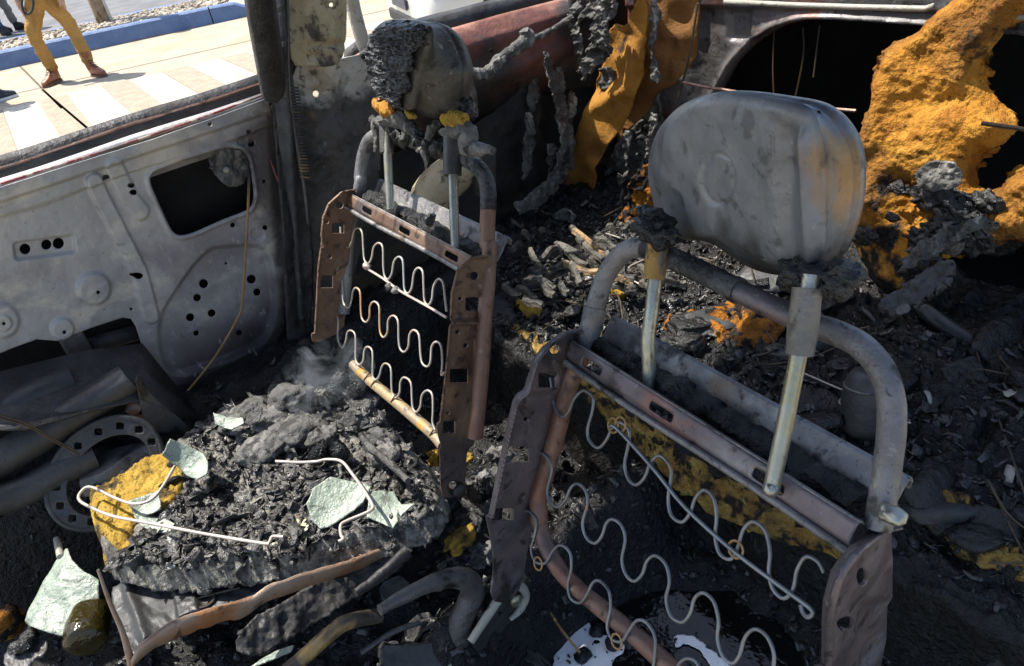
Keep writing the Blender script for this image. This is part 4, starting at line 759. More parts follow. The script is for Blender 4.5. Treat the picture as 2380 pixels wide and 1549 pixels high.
def strap(name, label, pts, pl, r_, m, cat='strap', rough=.5, **kw):
    P = pl(np.array(pts, float)); o = tube(name, P, r_, m, None, k=10, sm=8, rough=rough); return tagp(o, label, cat)
def ribbon(name, label, pts, pl, ws, m='tatter', cat='strap', seed=0):
    P = cat_rom(np.array([(*p_, 0) for p_ in pts], float), 5)[:, :2]; T = np.gradient(P, axis=0); T /= np.linalg.norm(T, axis=1)[:, None]; N_ = np.stack([-T[:, 1], T[:, 0]], 1); W_ = np.interp(np.linspace(0, 1, len(P)), np.linspace(0, 1, len(ws)), ws)[:, None]
    return ragged(name, np.vstack([P-N_*W_, (P+N_*W_)[::-1]]), pl, m, None, 2.5, .012, .005, 5, seed, label=label, cat=cat, sc=20, it=0)
strap('melted_strap', 'melted grey arm drooping in front of the red panel', [(1218, 70), (1226, 90), (1200, 112), (1165, 140), (1140, 165), (1120, 172), (1092, 174), (1090, 195), (1100, 220), (1107, 250), (1108, 272)], PY(1.56), [.014, .022, .015, .017, .018, .014, .013, .012, .009, .005, .004], 'tatter')
strap('melted_strap', 'thin grey strap running up from the melted arm to the pillar', [(1222, 95), (1260, 82), (1300, 60), (1345, 30)], PY(1.58), [.006, .008, .007, .01], 'tatter')
ribbon('belt_webbing', 'burnt seat belt webbing hanging down the dark rear wall', [(1268, 120), (1280, 170), (1300, 240), (1316, 310), (1312, 360), (1290, 420), (1250, 460), (1200, 485)], PY(1.62), [6, 9, 13, 15, 14, 16, 20, 14], seed=41)
ribbon('belt_webbing', 'curled pale webbing lying on debris at the foot of the rear wall', [(1180, 490), (1215, 492), (1250, 500), (1280, 508), (1310, 500), (1335, 512)], PX(1.33), [6, 11, 12, 10, 12, 8], seed=42)
ribbon('belt_webbing', 'grey rag of burnt cloth beside the belt webbing', [(1225, 260), (1232, 310), (1228, 360), (1215, 420)], PY(1.68), [6, 12, 13, 5], seed=43)
# ================================================================== FRONT SEATS
class SeatFrame: pass
def pillow(name, outl, pl, depth, m, parent, bulge=.012, n=None, rim=.012, matf=None, emboss=None, amp=0., it=3, grow=1.0, seedf=0):
    o2 = chaikin(outl, it); c = o2.mean(0); k = len(o2); dv = np.array(depth)
    prof = [(.0, bulge), (.25, bulge), (.5, bulge*.95), (.65, bulge*.88), (.78, bulge*.75), (.87, bulge*.5), (.94, bulge*.05), (.985, -rim*.5), (1., -rim*1.2)]
    Pl = pl; nrm = Pl.n; rows = []; L = np.linalg.norm(dv)
    for s, h in prof: rows.append(Pl(c+(o2-c)*max(s, .001))+nrm*h)
    base = Pl(o2); cb = base.mean(0)
    for t_, s in ((.35, 1.0*grow), (.55, 1.01*grow), (.58, .992*grow), (.61, 1.01*grow), (.8, .99), (.93, .93), (1., .8), (1.02, .4), (1.02, .001)):
        rows.append(cb+(base-cb)*s+dv*t_-nrm*rim)
    rows = [np.vstack([r_, r_[:1]]) for r_ in rows]
    # densify front
    V, F = strips(rows)
    o = obj(name, V, F, m, parent); return o
def seat(label, pl, base):
    return thing('front_seat', label, 'seat', base, 'front seats'), pl
def to8(p): return aff(p, 1022.7, 929.7, .5703)
def to6(p): return aff(p, 1115.6, 520.6, .4531)
def to5(p): return aff(p, 688, 409, .516)
def tou(p): return aff(p, 818, 260.3, .24)
def dround(P, r_): return r_
# ---------------- seat 1 (far)
S1P = P3((.600, 1.319, 1.0), (.574, .88, 1.0), (.43, .9, .705))
S2P = P3((.563, .639, .971), (.505, .203, .971), (.422, .64, .699))
def crossmember(parent, pl, e0, e1, m, mf, slots, w=1.):
    A, B = one(pl, *e0), one(pl, *e1); a = B-A; L = np.linalg.norm(a); a /= L; n = pl.n; t = np.cross(n, a); t *= np.sign(t[2])
    def rowat(nn, tt, k=14, bow=0): return np.array([A+a*L*s+n*(nn+bow*math.sin(math.pi*s))+t*(tt+.006*math.sin(math.pi*s)*0) for s in np.linspace(0, 1, k)])
    cm = None
    prof = [(-.046, .024*w), (-.046, .031*w), (-.041, .035*w), (-.036, .033*w), (-.034, .024*w), (-.032, .014*w), (-.03, .008*w), (-.026, -.004*w), (-.012, -.012*w), (.006, -.008*w), (.018, -.002*w), (.026, .0)]
    V, F = strips([rowat(x, y) for x, y in prof]); cm = autosm(obj('crossmember', V, F, m, parent), 50); solid(cm, .0022)
    def to3(U): U = np.asarray(U); return A+n*.028+a*U[:, :1]+t*U[:, 1:2]
    f = sheet('crossmember_face', [(0, .001), (L, .001), (L, -.027*w), (L*.5, -.03*w), (0, -.027*w)], [('r', L*s-.02, -.02*w, L*s+.02, -.009*w, .004) for s in slots], to3, mf, cm, step=.003, thick=.0022, normal=n, relief=lambda U, V: -.004*sstep(np.abs(U[:, 1]+.013), .009, .015))
    tube('crossmember_lip', np.array([A+a*L*s+n*.026-t*(.030*w+.002*math.sin(6*s)) for s in np.linspace(0, 1, 12)]), .0045, m, cm, k=8, sm=1)
    q = np.array([A+a*L*s-n*.014+t*(-.003*w) for s in np.linspace(.03, .97, 26)]); tube('trapped_char', q, .0155*w, 'charbed', cm, k=10, sm=3, rough=.7)
    return cm
t1 = thing('front_seat', 'far front seat frame with a charred black headrest and scorched springs', 'seat', (.35, 1.1, .3), 'front seats')
R1 = .0125
fr1 = tube('frame_tube', S1P(to5([(215, 620), (228, 420), (243, 250), (270, 130), (290, 30)])+tou([(80, 620), (104, 440), (150, 300), (215, 232), (300, 205)])), R1, 'tube', t1, k=14, sm=6)
tube('frame_tube', S1P(tou([(300, 200), (400, 215), (520, 258), (640, 305), (780, 355), (900, 400), (1000, 425), (1080, 452), (1170, 500), (1250, 570), (1300, 660), (1322, 800), (1318, 950)])), R1*1.02, 'tubek', t1, k=14, sm=6, rough=.12)
tube('frame_tube', S1P(tou([(1318, 950), (1312, 1100), (1312, 1300)])+to5([(872, 320), (862, 500), (850, 640), (838, 850), (822, 1040), (806, 1180)])), R1, 'tuber', t1, k=14, sm=5)
tube('lower_tube', S1P(to5([(258, 850), (330, 920), (440, 1010), (540, 1095), (620, 1165), (662, 1215)]), .006), .0105, 'tubey', t1, k=14, sm=4)
for uv0, uv1, r_ in ((tou([(330, 110)])[0], tou([(338, 400)])[0], .0135), (tou([(975, 240)])[0], tou([(972, 615)])[0], .0155)):
    P = S1P([uv0, uv1], .016); tube('rod_sleeve', lerp2(P[0], P[1], 4), r_, 'sleevek', t1, k=14, sm=1)
for uvs, r_ in ((tou([(330, 20), (345, 380), (360, 700), (372, 950)]), .0082), (tou([(960, 110), (980, 620), (990, 1000), (1000, 1320)]), .0082)):
    P = S1P(uvs, .018); tube('headrest_rod', P, [r_, r_, r_*.98, r_*.85], 'rod', t1, k=12, sm=4)
crossmember(t1, S1P, (838, 452), (1128, 600), 'tube', 'rust', (.2, .53, .88))
pn = sheet('side_plate', chaikin(to5([(890, 360), (860, 350), (790, 358), (722, 408), (692, 500), (682, 600), (692, 660), (676, 750), (664, 860), (650, 950), (634, 1100), (640, 1170), (664, 1240), (667, 1420), (680, 1468), (760, 1450), (780, 1390), (784, 1250), (805, 1200), (832, 1000), (862, 700), (888, 440)]), 1),
    [('c', *to5([(805, 452)])[0], 10), ('c', *to5([(740, 555)])[0], 5), ('r', 1082, 692, 1123, 724, 2), ('c', *to5([(728, 705)])[0], 5.5), ('c', *to5([(765, 765)])[0], 5.5), ('r', 1046, 858, 1088, 891, 2), ('c', *to5([(685, 1070)])[0], 4.5), ('r', 1030, 979, 1058, 1008, 2), ('c', 1067, 1141, 9)], PY(.862), 'rust', t1, step=2.2, thick=.003,
    relief=lambda U, V: .010*np.exp(-(sdl(U, to5([(850, 352), (780, 362), (715, 415), (688, 520), (682, 640), (664, 860), (636, 1100)]))/6)**2)+.012*np.exp(-((U[:, 1]-747)/6)**2)*(U[:, 0] > 1044)+.008*(1-sstep(sdany(U, ('r', 1103, 788, 1128, 842, 4)), -4, 3))-.01*sstep(U[:, 1], 1030, 1060)-.01*(1-sstep(np.hypot(U[:, 0]-1067, U[:, 1]-1141), 14, 20)))
v, f = rock_geo(one(PY(.862), 1067, 1141, -.01), (.014, .008, .014), 4, 2, .1); obj('pivot_bolt', v, f, 'soot', pn)
pf = sheet('side_plate', chaikin(to5([(262, 60), (250, 52), (195, 62), (132, 118), (106, 180), (98, 260), (104, 285), (85, 400), (75, 600), (68, 720), (80, 760), (215, 700), (225, 600), (235, 420), (250, 250), (280, 100)]), 1),
    [('c', *to5([(198, 133)])[0], 8.5), ('c', *to5([(140, 208)])[0], 4.5), ('r', 772, 518, 800, 543, 2), ('c', *to5([(115, 318)])[0], 4.5), ('c', *to5([(153, 365)])[0], 5), ('r', 745, 641, 774, 670, 2)], PY(1.335), 'rust', t1, step=2.2, thick=.003,
    relief=lambda U, V: .016*np.exp(-(sdl(U, to5([(250, 56), (195, 66), (136, 120), (110, 182), (102, 262), (106, 285), (89, 400), (79, 600), (73, 700)]))/4.5)**2))
S1 = [to5([(200, 230), (203, 280), (215, 312), (238, 322), (252, 290), (262, 248), (280, 236), (298, 255), (303, 320), (308, 378), (325, 396), (341, 370), (350, 322), (372, 303), (391, 322), (393, 400), (399, 452), (415, 466), (432, 440), (441, 387), (462, 365), (481, 382), (485, 450), (489, 513), (505, 530), (522, 503), (531, 440), (550, 415), (571, 432), (575, 500), (579, 563), (595, 582), (612, 558), (619, 500), (640, 465), (662, 482), (671, 550), (678, 612)]),
      to5([(190, 450), (207, 472), (211, 555), (222, 588), (240, 592), (251, 555), (256, 520), (271, 505), (289, 525), (292, 600), (297, 643), (315, 660), (331, 637), (333, 590), (350, 567), (374, 587), (376, 660), (380, 708), (395, 728), (412, 705), (415, 652), (436, 630), (459, 652), (462, 728), (468, 777), (487, 794), (506, 770), (511, 717), (530, 695), (554, 717), (560, 795), (568, 843), (590, 860), (606, 838), (611, 772), (630, 748), (653, 767), (659, 845), (655, 898), (668, 885)]),
      to5([(176, 622), (190, 650), (188, 730), (207, 775), (225, 742), (231, 707), (247, 697), (267, 717), (268, 790), (270, 833), (285, 852), (303, 832), (307, 790), (321, 770), (344, 790), (345, 868), (346, 905), (358, 920), (376, 900), (386, 862), (403, 845), (427, 866), (430, 945), (435, 983), (450, 1000), (467, 976), (470, 930), (487, 908), (517, 931), (522, 1000), (526, 1046), (541, 1065), (560, 1040), (567, 990), (590, 967), (614, 986), (617, 1060), (615, 1110), (626, 1145)])]
for s in S1: tube('zigzag_spring', S1P(s, .012), .0020, 'springy', t1, k=8, sm=3)
tie = tube('spring_tie_wire', S1P(to5([(305, 410), (395, 465), (470, 520), (590, 587), (676, 638)]), .014), .0024, 'wire', t1, k=6, sm=3)
for i, (u, v) in enumerate(to5([(318, 408), (420, 500), (450, 515)])):
    v_, f_ = rock_geo(one(S1P, u, v, .016), (.008, .008, .007), i, 2, .8, 2.5); obj('melted_blob', v_, f_, 'ash' if i else 'wire', tie)
for u, v in to5([(357, 930), (447, 1000), (622, 1148), (325, 905)]):
    c = one(S1P, u, v, .006); a = np.linspace(0, 2*math.pi, 13); d = np.array([.3, -.9, -.6]); d /= np.linalg.norm(d); q = np.cross(d, UP); q /= np.linalg.norm(q); q2 = np.cross(d, q)
    tube('hog_ring', [c+.0125*(math.cos(x)*q+math.sin(x)*q2) for x in a], .0016, 'darkwire', t1, k=5, sm=1)
# headrest of seat 1: metal shell, charred vinyl on its front
H1P = P3((.651, 1.25, 1.26), (.632, 1.02, 1.307), (.622, 1.1, 1.2))
def toh(p): return aff(p, 818.1, 0, .18)
h1o = toh([(232, 760), (240, 600), (300, 440), (400, 320), (540, 252), (760, 270), (960, 330), (990, 420), (992, 560), (960, 760), (900, 950), (830, 1150), (790, 1330), (760, 1420), (640, 1430), (500, 1360), (400, 1260), (320, 1120), (252, 950)])
def resamp(px, c, n=150):
    px = chaikin(px, 2); a = np.arctan2(px[:, 1]-c[1], px[:, 0]-c[0]); r_ = np.hypot(px[:, 0]-c[0], px[:, 1]-c[1]); o_ = np.argsort(a); a, r_ = a[o_], r_[o_]
    q = np.linspace(-math.pi, math.pi, n, endpoint=False); rr_ = np.interp(q, np.r_[a-2*math.pi, a, a+2*math.pi], np.r_[r_, r_, r_]); return np.stack([c[0]+rr_*np.cos(q), c[1]+rr_*np.sin(q)], 1)
def pillow2(name, fpx, spx, c, pl, d, m, parent, bulge, rel=None):
    f_, s_ = resamp(fpx, c), resamp(spx, c); n = pl.n; rows = []
    for s in np.concatenate([np.linspace(.003, .8, 34), np.linspace(.84, .97, 8)]):
        U = np.array(c)+(f_-np.array(c))*s; h = bulge*(1-s**3)-.006*max(0, (s-.86)/.14)**2; P = pl(U)+n*h
        if rel is not None: P = P+n*rel(U)[:, None]
        rows.append(P)
    F0 = pl(f_)-n*.008; S0 = pl(s_, -d); lat = S0+n*d
    for t_ in (0., .08, .2, .35, .5, .65, .8, .92, 1.):
        e = math.sin(t_*math.pi/2); q = F0*(1-e)+(lat-n*.008)*e-n*(d-.008)*t_; rows.append(q)
    cb = S0.mean(0)
    for dd, sc in ((.003, .985), (.006, .985), (.008, 1.0), (.02, .97), (.035, .88), (.045, .7), (.05, .4), (.05, .01)): rows.append(cb+(S0-cb)*sc-n*dd)
    rows = [np.vstack([r_, r_[:1]]) for r_ in rows]; V, F = strips(rows); return obj(name, V, F, m, parent)
h1s = toh([(225, 760), (235, 600), (300, 430), (400, 310), (540, 245), (740, 250), (1000, 278), (1150, 345), (1250, 450), (1330, 600), (1390, 780), (1430, 950), (1410, 1150), (1370, 1350), (1300, 1490), (1180, 1530), (1000, 1525), (850, 1500), (700, 1440), (500, 1370), (390, 1260), (310, 1120), (245, 950)])
h1 = pillow2('headrest', h1o, h1s, (935, 158), H1P, .06, 'hr1', t1, .008)
def facerel(U, V):
    p = np.c_[U/16, 0*U[:, 0]]; q = np.c_[(U[:, 0]+.5*U[:, 1])/26, (U[:, 1]-.5*U[:, 0])/9, 0*U[:, 0]]
    return .014+.006*ridge(q, 3, 2)+.007*ridge(p, 4, 5)+.004*fbm(p*3, 3)-.02*(1-sstep(-sdpoly(U, chaikin(h1o, 2)), -2, 14))
cf = sheet('charred_cover', chaikin(toh([(236, 760), (245, 610), (305, 450), (400, 330), (540, 262), (760, 280), (940, 340), (968, 430), (960, 600), (900, 700), (880, 860), (830, 950), (800, 1150), (740, 1250), (700, 1380), (600, 1420), (480, 1340), (400, 1250), (330, 1120), (256, 950)]), 1), [], H1P, 'charface', h1, step=1.6, relief=facerel, thick=.004, jitter=4)
# tatters round the rods
for i, (pts, r_, mm) in enumerate(((toh([(300, 1330), (400, 1400), (480, 1450), (540, 1470)]), [.008, .014, .014, .006], 'cloth'), (toh([(700, 1440), (760, 1490), (820, 1510)]), [.004, .007, .003], 'foamy'), (toh([(1210, 1540), (1330, 1530), (1460, 1545)]), [.01, .013, .009], 'foamy'), (toh([(360, 1230), (390, 1330)]), [.006, .012], 'tuber'), (tou([(190, 60), (230, 130), (235, 230), (225, 390)]), [.006, .01, .007, .002], 'tatter'), (tou([(250, 110), (340, 75), (440, 70), (540, 130), (600, 200)]), [.012, .014, .013, .015, .01], 'tatter'), (tou([(820, 110), (760, 190), (720, 300), (650, 385)]), [.008, .007, .006, .005], 'tatter'), (tou([(880, 200), (980, 190), (1090, 170), (1140, 170)]), [.009, .012, .012, .01], 'tatter'), (tou([(1120, 160), (1140, 240), (1100, 300), (1130, 345)]), [.012, .014, .01, .01], 'ash'), (tou([(1080, 380), (1160, 360), (1250, 365), (1370, 375)]), [.008, .011, .01, .006], 'ash'), (tou([(560, 110), (620, 200), (600, 330)]), [.006, .01, .005], 'charface'), (tou([(690, 380), (720, 460), (715, 550)]), [.006, .005, .002], 'tatter'))):
    tube('burnt_tatter', S1P(pts, .03 if i < 4 else .022), r_, mm, t1, k=9, sm=6, rough=.6)
for i, (u, v, s) in enumerate((*[(a_, b_, .014) for a_, b_ in tou([(450, 240), (530, 270), (690, 290), (760, 350), (830, 370)])], *[(a_, b_, .012) for a_, b_ in toh([(1480, 1400), (1500, 1480), (1450, 1380)])], (*tou([(750, 1050)])[0], .011))):
    v_, f_ = rock_geo(one(S1P, u, v, .014), (s, s*.8, s), 140+i, 3, .8, 2.4); obj('char_lump', v_, f_, 'char', t1)
# ---------------- seat 2 (near)
t2 = thing('front_seat', 'near front seat frame with a bare grey metal headrest', 'seat', (.38, .42, .3), 'front seats')
R2 = .0135
tube('frame_tube', S2P(to6([(905, 140), (860, 122), (770, 130), (700, 185), (640, 275), (605, 380), (580, 470)])), R2, 'tube', t2, k=16, sm=6)
tube('tube_collar', S2P(to6([(590, 430), (572, 520), (545, 610), (530, 640)])), R2*1.16, 'tube', t2, k=16, sm=4)
tube('frame_tube', S2P(to6([(532, 630), (500, 720), (450, 850), (400, 1050), (345, 1250), (300, 1400)])+to8([(405, 470), (402, 500)])), R2, 'tuber', t2, k=16, sm=5)
tube('lower_tube', S2P(to8([(402, 490), (425, 575), (478, 680), (560, 770), (680, 868), (800, 965), (920, 1075), (1050, 1180)])), .0122, 'tuber', t2, k=16, sm=5)
tube('frame_tube', S2P(to6([(905, 140), (990, 180), (1150, 255), (1310, 335)])), R2, 'tubek', t2, k=16, sm=5)
tube('frame_tube', S2P(to6([(1310, 335), (1450, 405), (1590, 470), (1740, 530), (1850, 570)])), R2*.94, 'mauve', t2, k=16, sm=5)
tube('frame_tube', S2P(to6([(1740, 530), (1850, 568), (1960, 630), (2055, 740), (2105, 880), (2112, 1050), (2090, 1250), (2068, 1400), (2050, 1510), (2040, 1560)])), R2*.95, 'tube', t2, k=16, sm=6, rough=.05)
tube('tube_collar', S2P(to6([(1310, 320), (1312, 350)]) if False else to6([(1300, 332), (1330, 346)])), R2*1.12, 'tubek', t2, k=16, sm=1)
for uv, r_ in ((to6([(915, 60), (905, 180), (893, 285)]), .0135), (to6([(1680, 330), (1660, 500), (1640, 672)]), .0142)):
    P = S2P(uv, .018 if r_ < .0138 else .042); tube('rod_sleeve', P, [r_, r_*1.02, r_*.98], 'sleeve', t2, k=16, sm=4, rough=.08)
P = S2P(to6([(925, 20), (905, 230), (880, 450), (850, 600), (832, 715), (805, 872)]), .02); P[3:] -= S2P.n*np.array([[.004], [.012], [.02]]); tube('headrest_rod', P, [.0088]*5+[.0075], 'rod', t2, k=14, sm=4)
P = S2P(to6([(1700, 260), (1640, 640), (1600, 850), (1550, 1100), (1495, 1360)]), .042); tube('headrest_rod', P, [.0084]*4+[.0082], 'rod', t2, k=14, sm=4)
v_, f_ = rock_geo(one(S2P, *to6([(1494, 1362)])[0], .045), (.0082, .0082, .0082), 1, 3, .02); obj('rod_tip', v_, f_, 'rod', t2)
crossmember(t2, S2P, (1362, 792), (2032, 1205), 'tube', 'mauve', (.12, .42, .78), 1.1)
sheet('side_plate', chaikin(to6([(540, 560), (490, 525), (400, 543), (300, 620), (250, 690), (210, 830), (165, 905), (130, 1050), (80, 1290), (38, 1490)])+to8([(203, 500), (226, 620), (230, 700), (214, 830), (290, 840), (350, 760), (370, 600), (400, 490)])+to6([(330, 1250), (400, 1000), (460, 800), (500, 700)]), 1),
    [('c', *to6([(385, 643)])[0], 12.5), ('c', *to6([(270, 757)])[0], 7), ('r', 1252, 867, 1297, 903, 3), ('c', *to6([(250, 1013)])[0], 6), ('r', 1177, 1043, 1236, 1082, 3), ('c', *to6([(107, 1410)])[0], 6), ('r', 1150, 1187, 1200, 1217, 3)], PY(.655), 'mauve', t2, step=2.4, thick=.003,
    relief=lambda U, V: .018*np.exp(-(sdl(U, to6([(490, 528), (400, 547), (304, 624), (254, 694), (214, 833), (169, 908), (134, 1052), (84, 1290), (44, 1490)]))/6)**2)-.006*sstep(U[:, 1], 905, 925))
PN2 = P3((.50, .215, .95), (.42, .205, .85), (.56, .19, .70))
np2 = sheet('side_plate', chaikin(to8([(1842, 480), (1750, 500), (1650, 570), (1570, 680), (1535, 800), (1525, 950), (1520, 1060), (1545, 1150), (1620, 1230), (1760, 1240), (1815, 1100), (1838, 950), (1842, 700)]), 1), [('c', *to8([(1720, 722)])[0], 12, 21), chaikin(to8([(1620, 900), (1665, 880), (1690, 900), (1680, 940), (1640, 930), (1650, 955), (1620, 925)]), 1)], PY(.205), 'mauve', t2, step=3, thick=.004,
    relief=lambda U, V: .016*np.exp(-(sdl(U, to8([(1830, 490), (1745, 508), (1655, 578), (1578, 688), (1545, 805), (1536, 950), (1532, 1060)]))/11)**2)+.002*fbm(np.c_[U/90, 0*U[:, 0]], 2)-.006*sstep(U[:, 0], 1985, 2010)*sstep(U[:, 1], 1380, 1420))
v_, f_ = rock_geo(one(S2P, 2075, 1200, .015), (.01, .012, .008), 9, 3, .5, 2); obj('weld_blob', v_, f_, 'rod', np2)
T1 = to6([(362, 790), (372, 860), (380, 930), (415, 985), (450, 970), (482, 900), (530, 855), (578, 888), (576, 960), (552, 1050), (560, 1110), (605, 1150), (648, 1110), (680, 1045), (720, 1020), (764, 1060), (760, 1140), (742, 1230), (758, 1305), (800, 1340), (845, 1300), (872, 1232), (915, 1190), (960, 1220)])+to8([(943, 300), (930, 400), (942, 470), (985, 499), (1020, 460), (1040, 402), (1076, 368), (1114, 400), (1127, 480), (1121, 560), (1140, 628), (1185, 650), (1214, 602), (1236, 530), (1276, 497), (1324, 532), (1345, 620), (1340, 700), (1356, 770), (1400, 810), (1439, 772), (1456, 692), (1492, 640), (1540, 660), (1565, 705)])
T2 = to8([(380, 225), (410, 215), (442, 242), (455, 290), (436, 370), (450, 418), (480, 436), (510, 410), (532, 360), (560, 342), (594, 372), (600, 430), (581, 500), (595, 560), (630, 585), (659, 556), (677, 505), (702, 487), (739, 512), (755, 570), (741, 650), (756, 710), (790, 740), (824, 711), (842, 660), (876, 635), (919, 670), (935, 740), (921, 810), (940, 880), (985, 907), (1019, 871), (1037, 810), (1072, 787), (1115, 822), (1135, 900), (1130, 970), (1150, 1040), (1190, 1075), (1220, 1041), (1242, 970), (1282, 935), (1330, 962), (1360, 1030), (1358, 1100)])
T3 = to8([(325, 460), (360, 453), (390, 490), (386, 550), (371, 610), (390, 660), (430, 665), (457, 620), (490, 592), (529, 622), (535, 690), (521, 750), (532, 808), (570, 828), (600, 792), (622, 747), (650, 738), (688, 780), (695, 850), (681, 920), (700, 974), (740, 985), (771, 940), (802, 900), (840, 907), (874, 960), (876, 1030), (868, 1100)])
T4 = to8([(962, 1110), (975, 1075), (1005, 1055), (1040, 1065), (1062, 1100)])
for s in (T1, T2, T3, T4): tube('zigzag_spring', S2P(s, .014), .0022, 'spring', t2, k=8, sm=4)
tube('spring_tie_wire', S2P(to8([(690, 112), (720, 118), (860, 270), (1000, 440), (1200, 620), (1400, 770), (1508, 850), (1516, 875), (1498, 886), (1480, 868), (1470, 835)]), .018), .0024, 'spring', t2, k=7, sm=4)
for u, v in to8([(705, 105), (735, 100), (1205, 610), (400, 668), (720, 985)]):
    c = one(S2P, u, v, .016); a = np.linspace(0, 2*math.pi, 13); d = S2P.n; q = np.cross(d, UP); q /= np.linalg.norm(q); q2 = np.cross(d, q); ph = u*.1
    tube('hog_ring', [c+.0095*(math.cos(x)*q+math.sin(x)*q2) for x in a], .0015, 'goldwire', t2, k=5, sm=1)
for uv in (to6([(420, 775), (405, 800), (395, 850)]), to8([(375, 200), (382, 250), (372, 330)]), to8([(320, 450), (310, 500), (302, 560)])):
    P = S2P(uv, .012); tube('spring_hook', P, [.006, .008, .003], 'mauve', t2, k=8, sm=3)
# grey headrest
H2P = P3((.66, .598, 1.18), (.585, .337, 1.20), (.625, .45, 1.05))
def to3_(p): return aff(p, 1394.5, 0, .41406)
h2o = to3_([(300, 950), (308, 850), (345, 735), (420, 640), (510, 568), (630, 527), (800, 535), (960, 560), (1090, 590), (1165, 640), (1205, 760), (1215, 900), (1215, 1100), (1230, 1280), (1225, 1420), (1180, 1510), (1060, 1530), (910, 1505), (800, 1450), (700, 1372), (600, 1338), (520, 1345), (472, 1320), (458, 1250), (450, 1140), (425, 1085), (345, 1062), (308, 1020)])
def h2rel(U):
    e = np.hypot((U[:, 0]-1676)/37, (U[:, 1]-414)/58); hh = -.0035*np.exp(-((e-1)/.09)**2)-.0015*(1-sstep(e, .8, 1.0))
    hh += .006*np.exp(-((U[:, 0]-1868-.06*(U[:, 1]-300))/14)**2)*sstep(U[:, 1], 280, 330)-.006*np.exp(-((U[:, 0]-1838)/20)**2)*sstep(U[:, 1], 260, 330)
    return hh+.002*fbm(np.c_[U/60, 0*U[:, 0]], 3)
h2s = to3_([(296, 950), (305, 850), (345, 735), (420, 635), (500, 568), (620, 523), (800, 528), (1000, 558), (1180, 588), (1280, 648), (1360, 750), (1410, 870), (1427, 1000), (1420, 1150), (1395, 1280), (1350, 1400), (1315, 1485), (1200, 1545), (1050, 1537), (900, 1508), (800, 1450), (690, 1372), (600, 1335), (520, 1342), (450, 1310), (360, 1240), (318, 1160), (305, 1050)])
h2 = pillow2('headrest', h2o, h2s, (1740, 400), H2P, .055, 'hr2', t2, .005, h2rel)
# dashes of the open seam
for k, (a_, b_) in enumerate((((1225, 625), (1275, 705)), ((1288, 800), (1302, 900)), ((1308, 990), (1312, 1170)), ((1312, 1190), (1300, 1270)), ((1318, 1360), (1312, 1440)))):
    (u0, v0), (u1, v1) = to3_([a_, b_]); P = H2P([(u0, v0), ((u0+u1)/2+1, (v0+v1)/2), (u1, v1)], -.052)
    tube('seam_gap', P, .0013, 'inner', h2, k=6, sm=3)
for i, (u, v, s) in enumerate(((1508, 505, .02), (1520, 530, .026), (1535, 548, .022), (1500, 490, .012), (1560, 545, .014), (1870, 645, .03), (1920, 648, .03), (1955, 640, .022), (1895, 655, .025), (1850, 655, .018))):
    v_, f_ = rock_geo(one(S2P, u, v, .025), (s*.8, s*.9, s*.55), 160+i, 3, .8, 2.2); obj('char_lump', v_, f_, 'char', t2)
# ================================================================== FAR FRONT SEAT CUSHION AND WHAT LIES ON IT
def t7(p): return aff(p, 0, 929.7, .4688)
def t7b(p): return aff(p, 557.8, 1162, .3125)
def t6l(p): return aff(p, 0, 1162, .2497)
def tr(p): return aff(p, 1097, 325.4, .3)
cush_out = chaikin([(178, 1150), (205, 1085), (290, 1040), (390, 1015), (470, 960), (600, 925), (720, 900), (800, 885), (860, 925), (930, 1000), (1010, 1075), (1045, 1170), (1000, 1225), (930, 1245), (850, 1262), (720, 1298), (600, 1322), (500, 1338), (400, 1340), (290, 1332), (232, 1302), (205, 1250)], 1)
ZC = .60
def cush_rel(U, V=None):
    U = np.asarray(U, float); p = np.c_[U/60, 0*U[:, 0]]; d = -sdpoly(U, cush_out)
    h = -(.10-.06*sstep(U[:, 0], 190, 260))*(1-sstep(d, 0, 34))**2+.010*fbm(p, 3, 2)+.012*ridge(p*2.2, 4, 5)*sstep(U[:, 0], 330, 460)+.006*fbm(p*7, 3, 4)
    h += .04*np.exp(-(((U[:, 0]-720)/170)**2+((U[:, 1]-985)/80)**2))
    h += -.03*np.exp(-(((U[:, 0]-520)/70)**2+((U[:, 1]-1150)/60)**2))
    return h
cu = thing('seat_cushion', 'burnt cushion of the far front seat covered in ash and flakes', 'cushion', (.1, 1.1, .45))
sheet('burnt_crust', cush_out, [], PZ(ZC), 'ashfoam', cu, step=4, relief=cush_rel, thick=.01, normal=(0, 0, 1))
fo = chaikin([(176, 1150), (200, 1135), (260, 1120), (310, 1080), (340, 1062), (395, 1050), (420, 1080), (432, 1105), (425, 1160), (380, 1190), (330, 1210), (300, 1240), (310, 1275), (285, 1290), (255, 1262), (232, 1245), (195, 1250), (180, 1220)], 2)
sheet('yellow_foam', fo, [], PZ(ZC), 'foamy', cu, step=3, relief=lambda U, V: cush_rel(U)+.008+.004*fbm(np.c_[U/14, 0*U[:, 0]], 3)-.012*(1-sstep(-sdpoly(U, fo), 0, 8)), thick=.008, normal=(0, 0, 1), jitter=3)
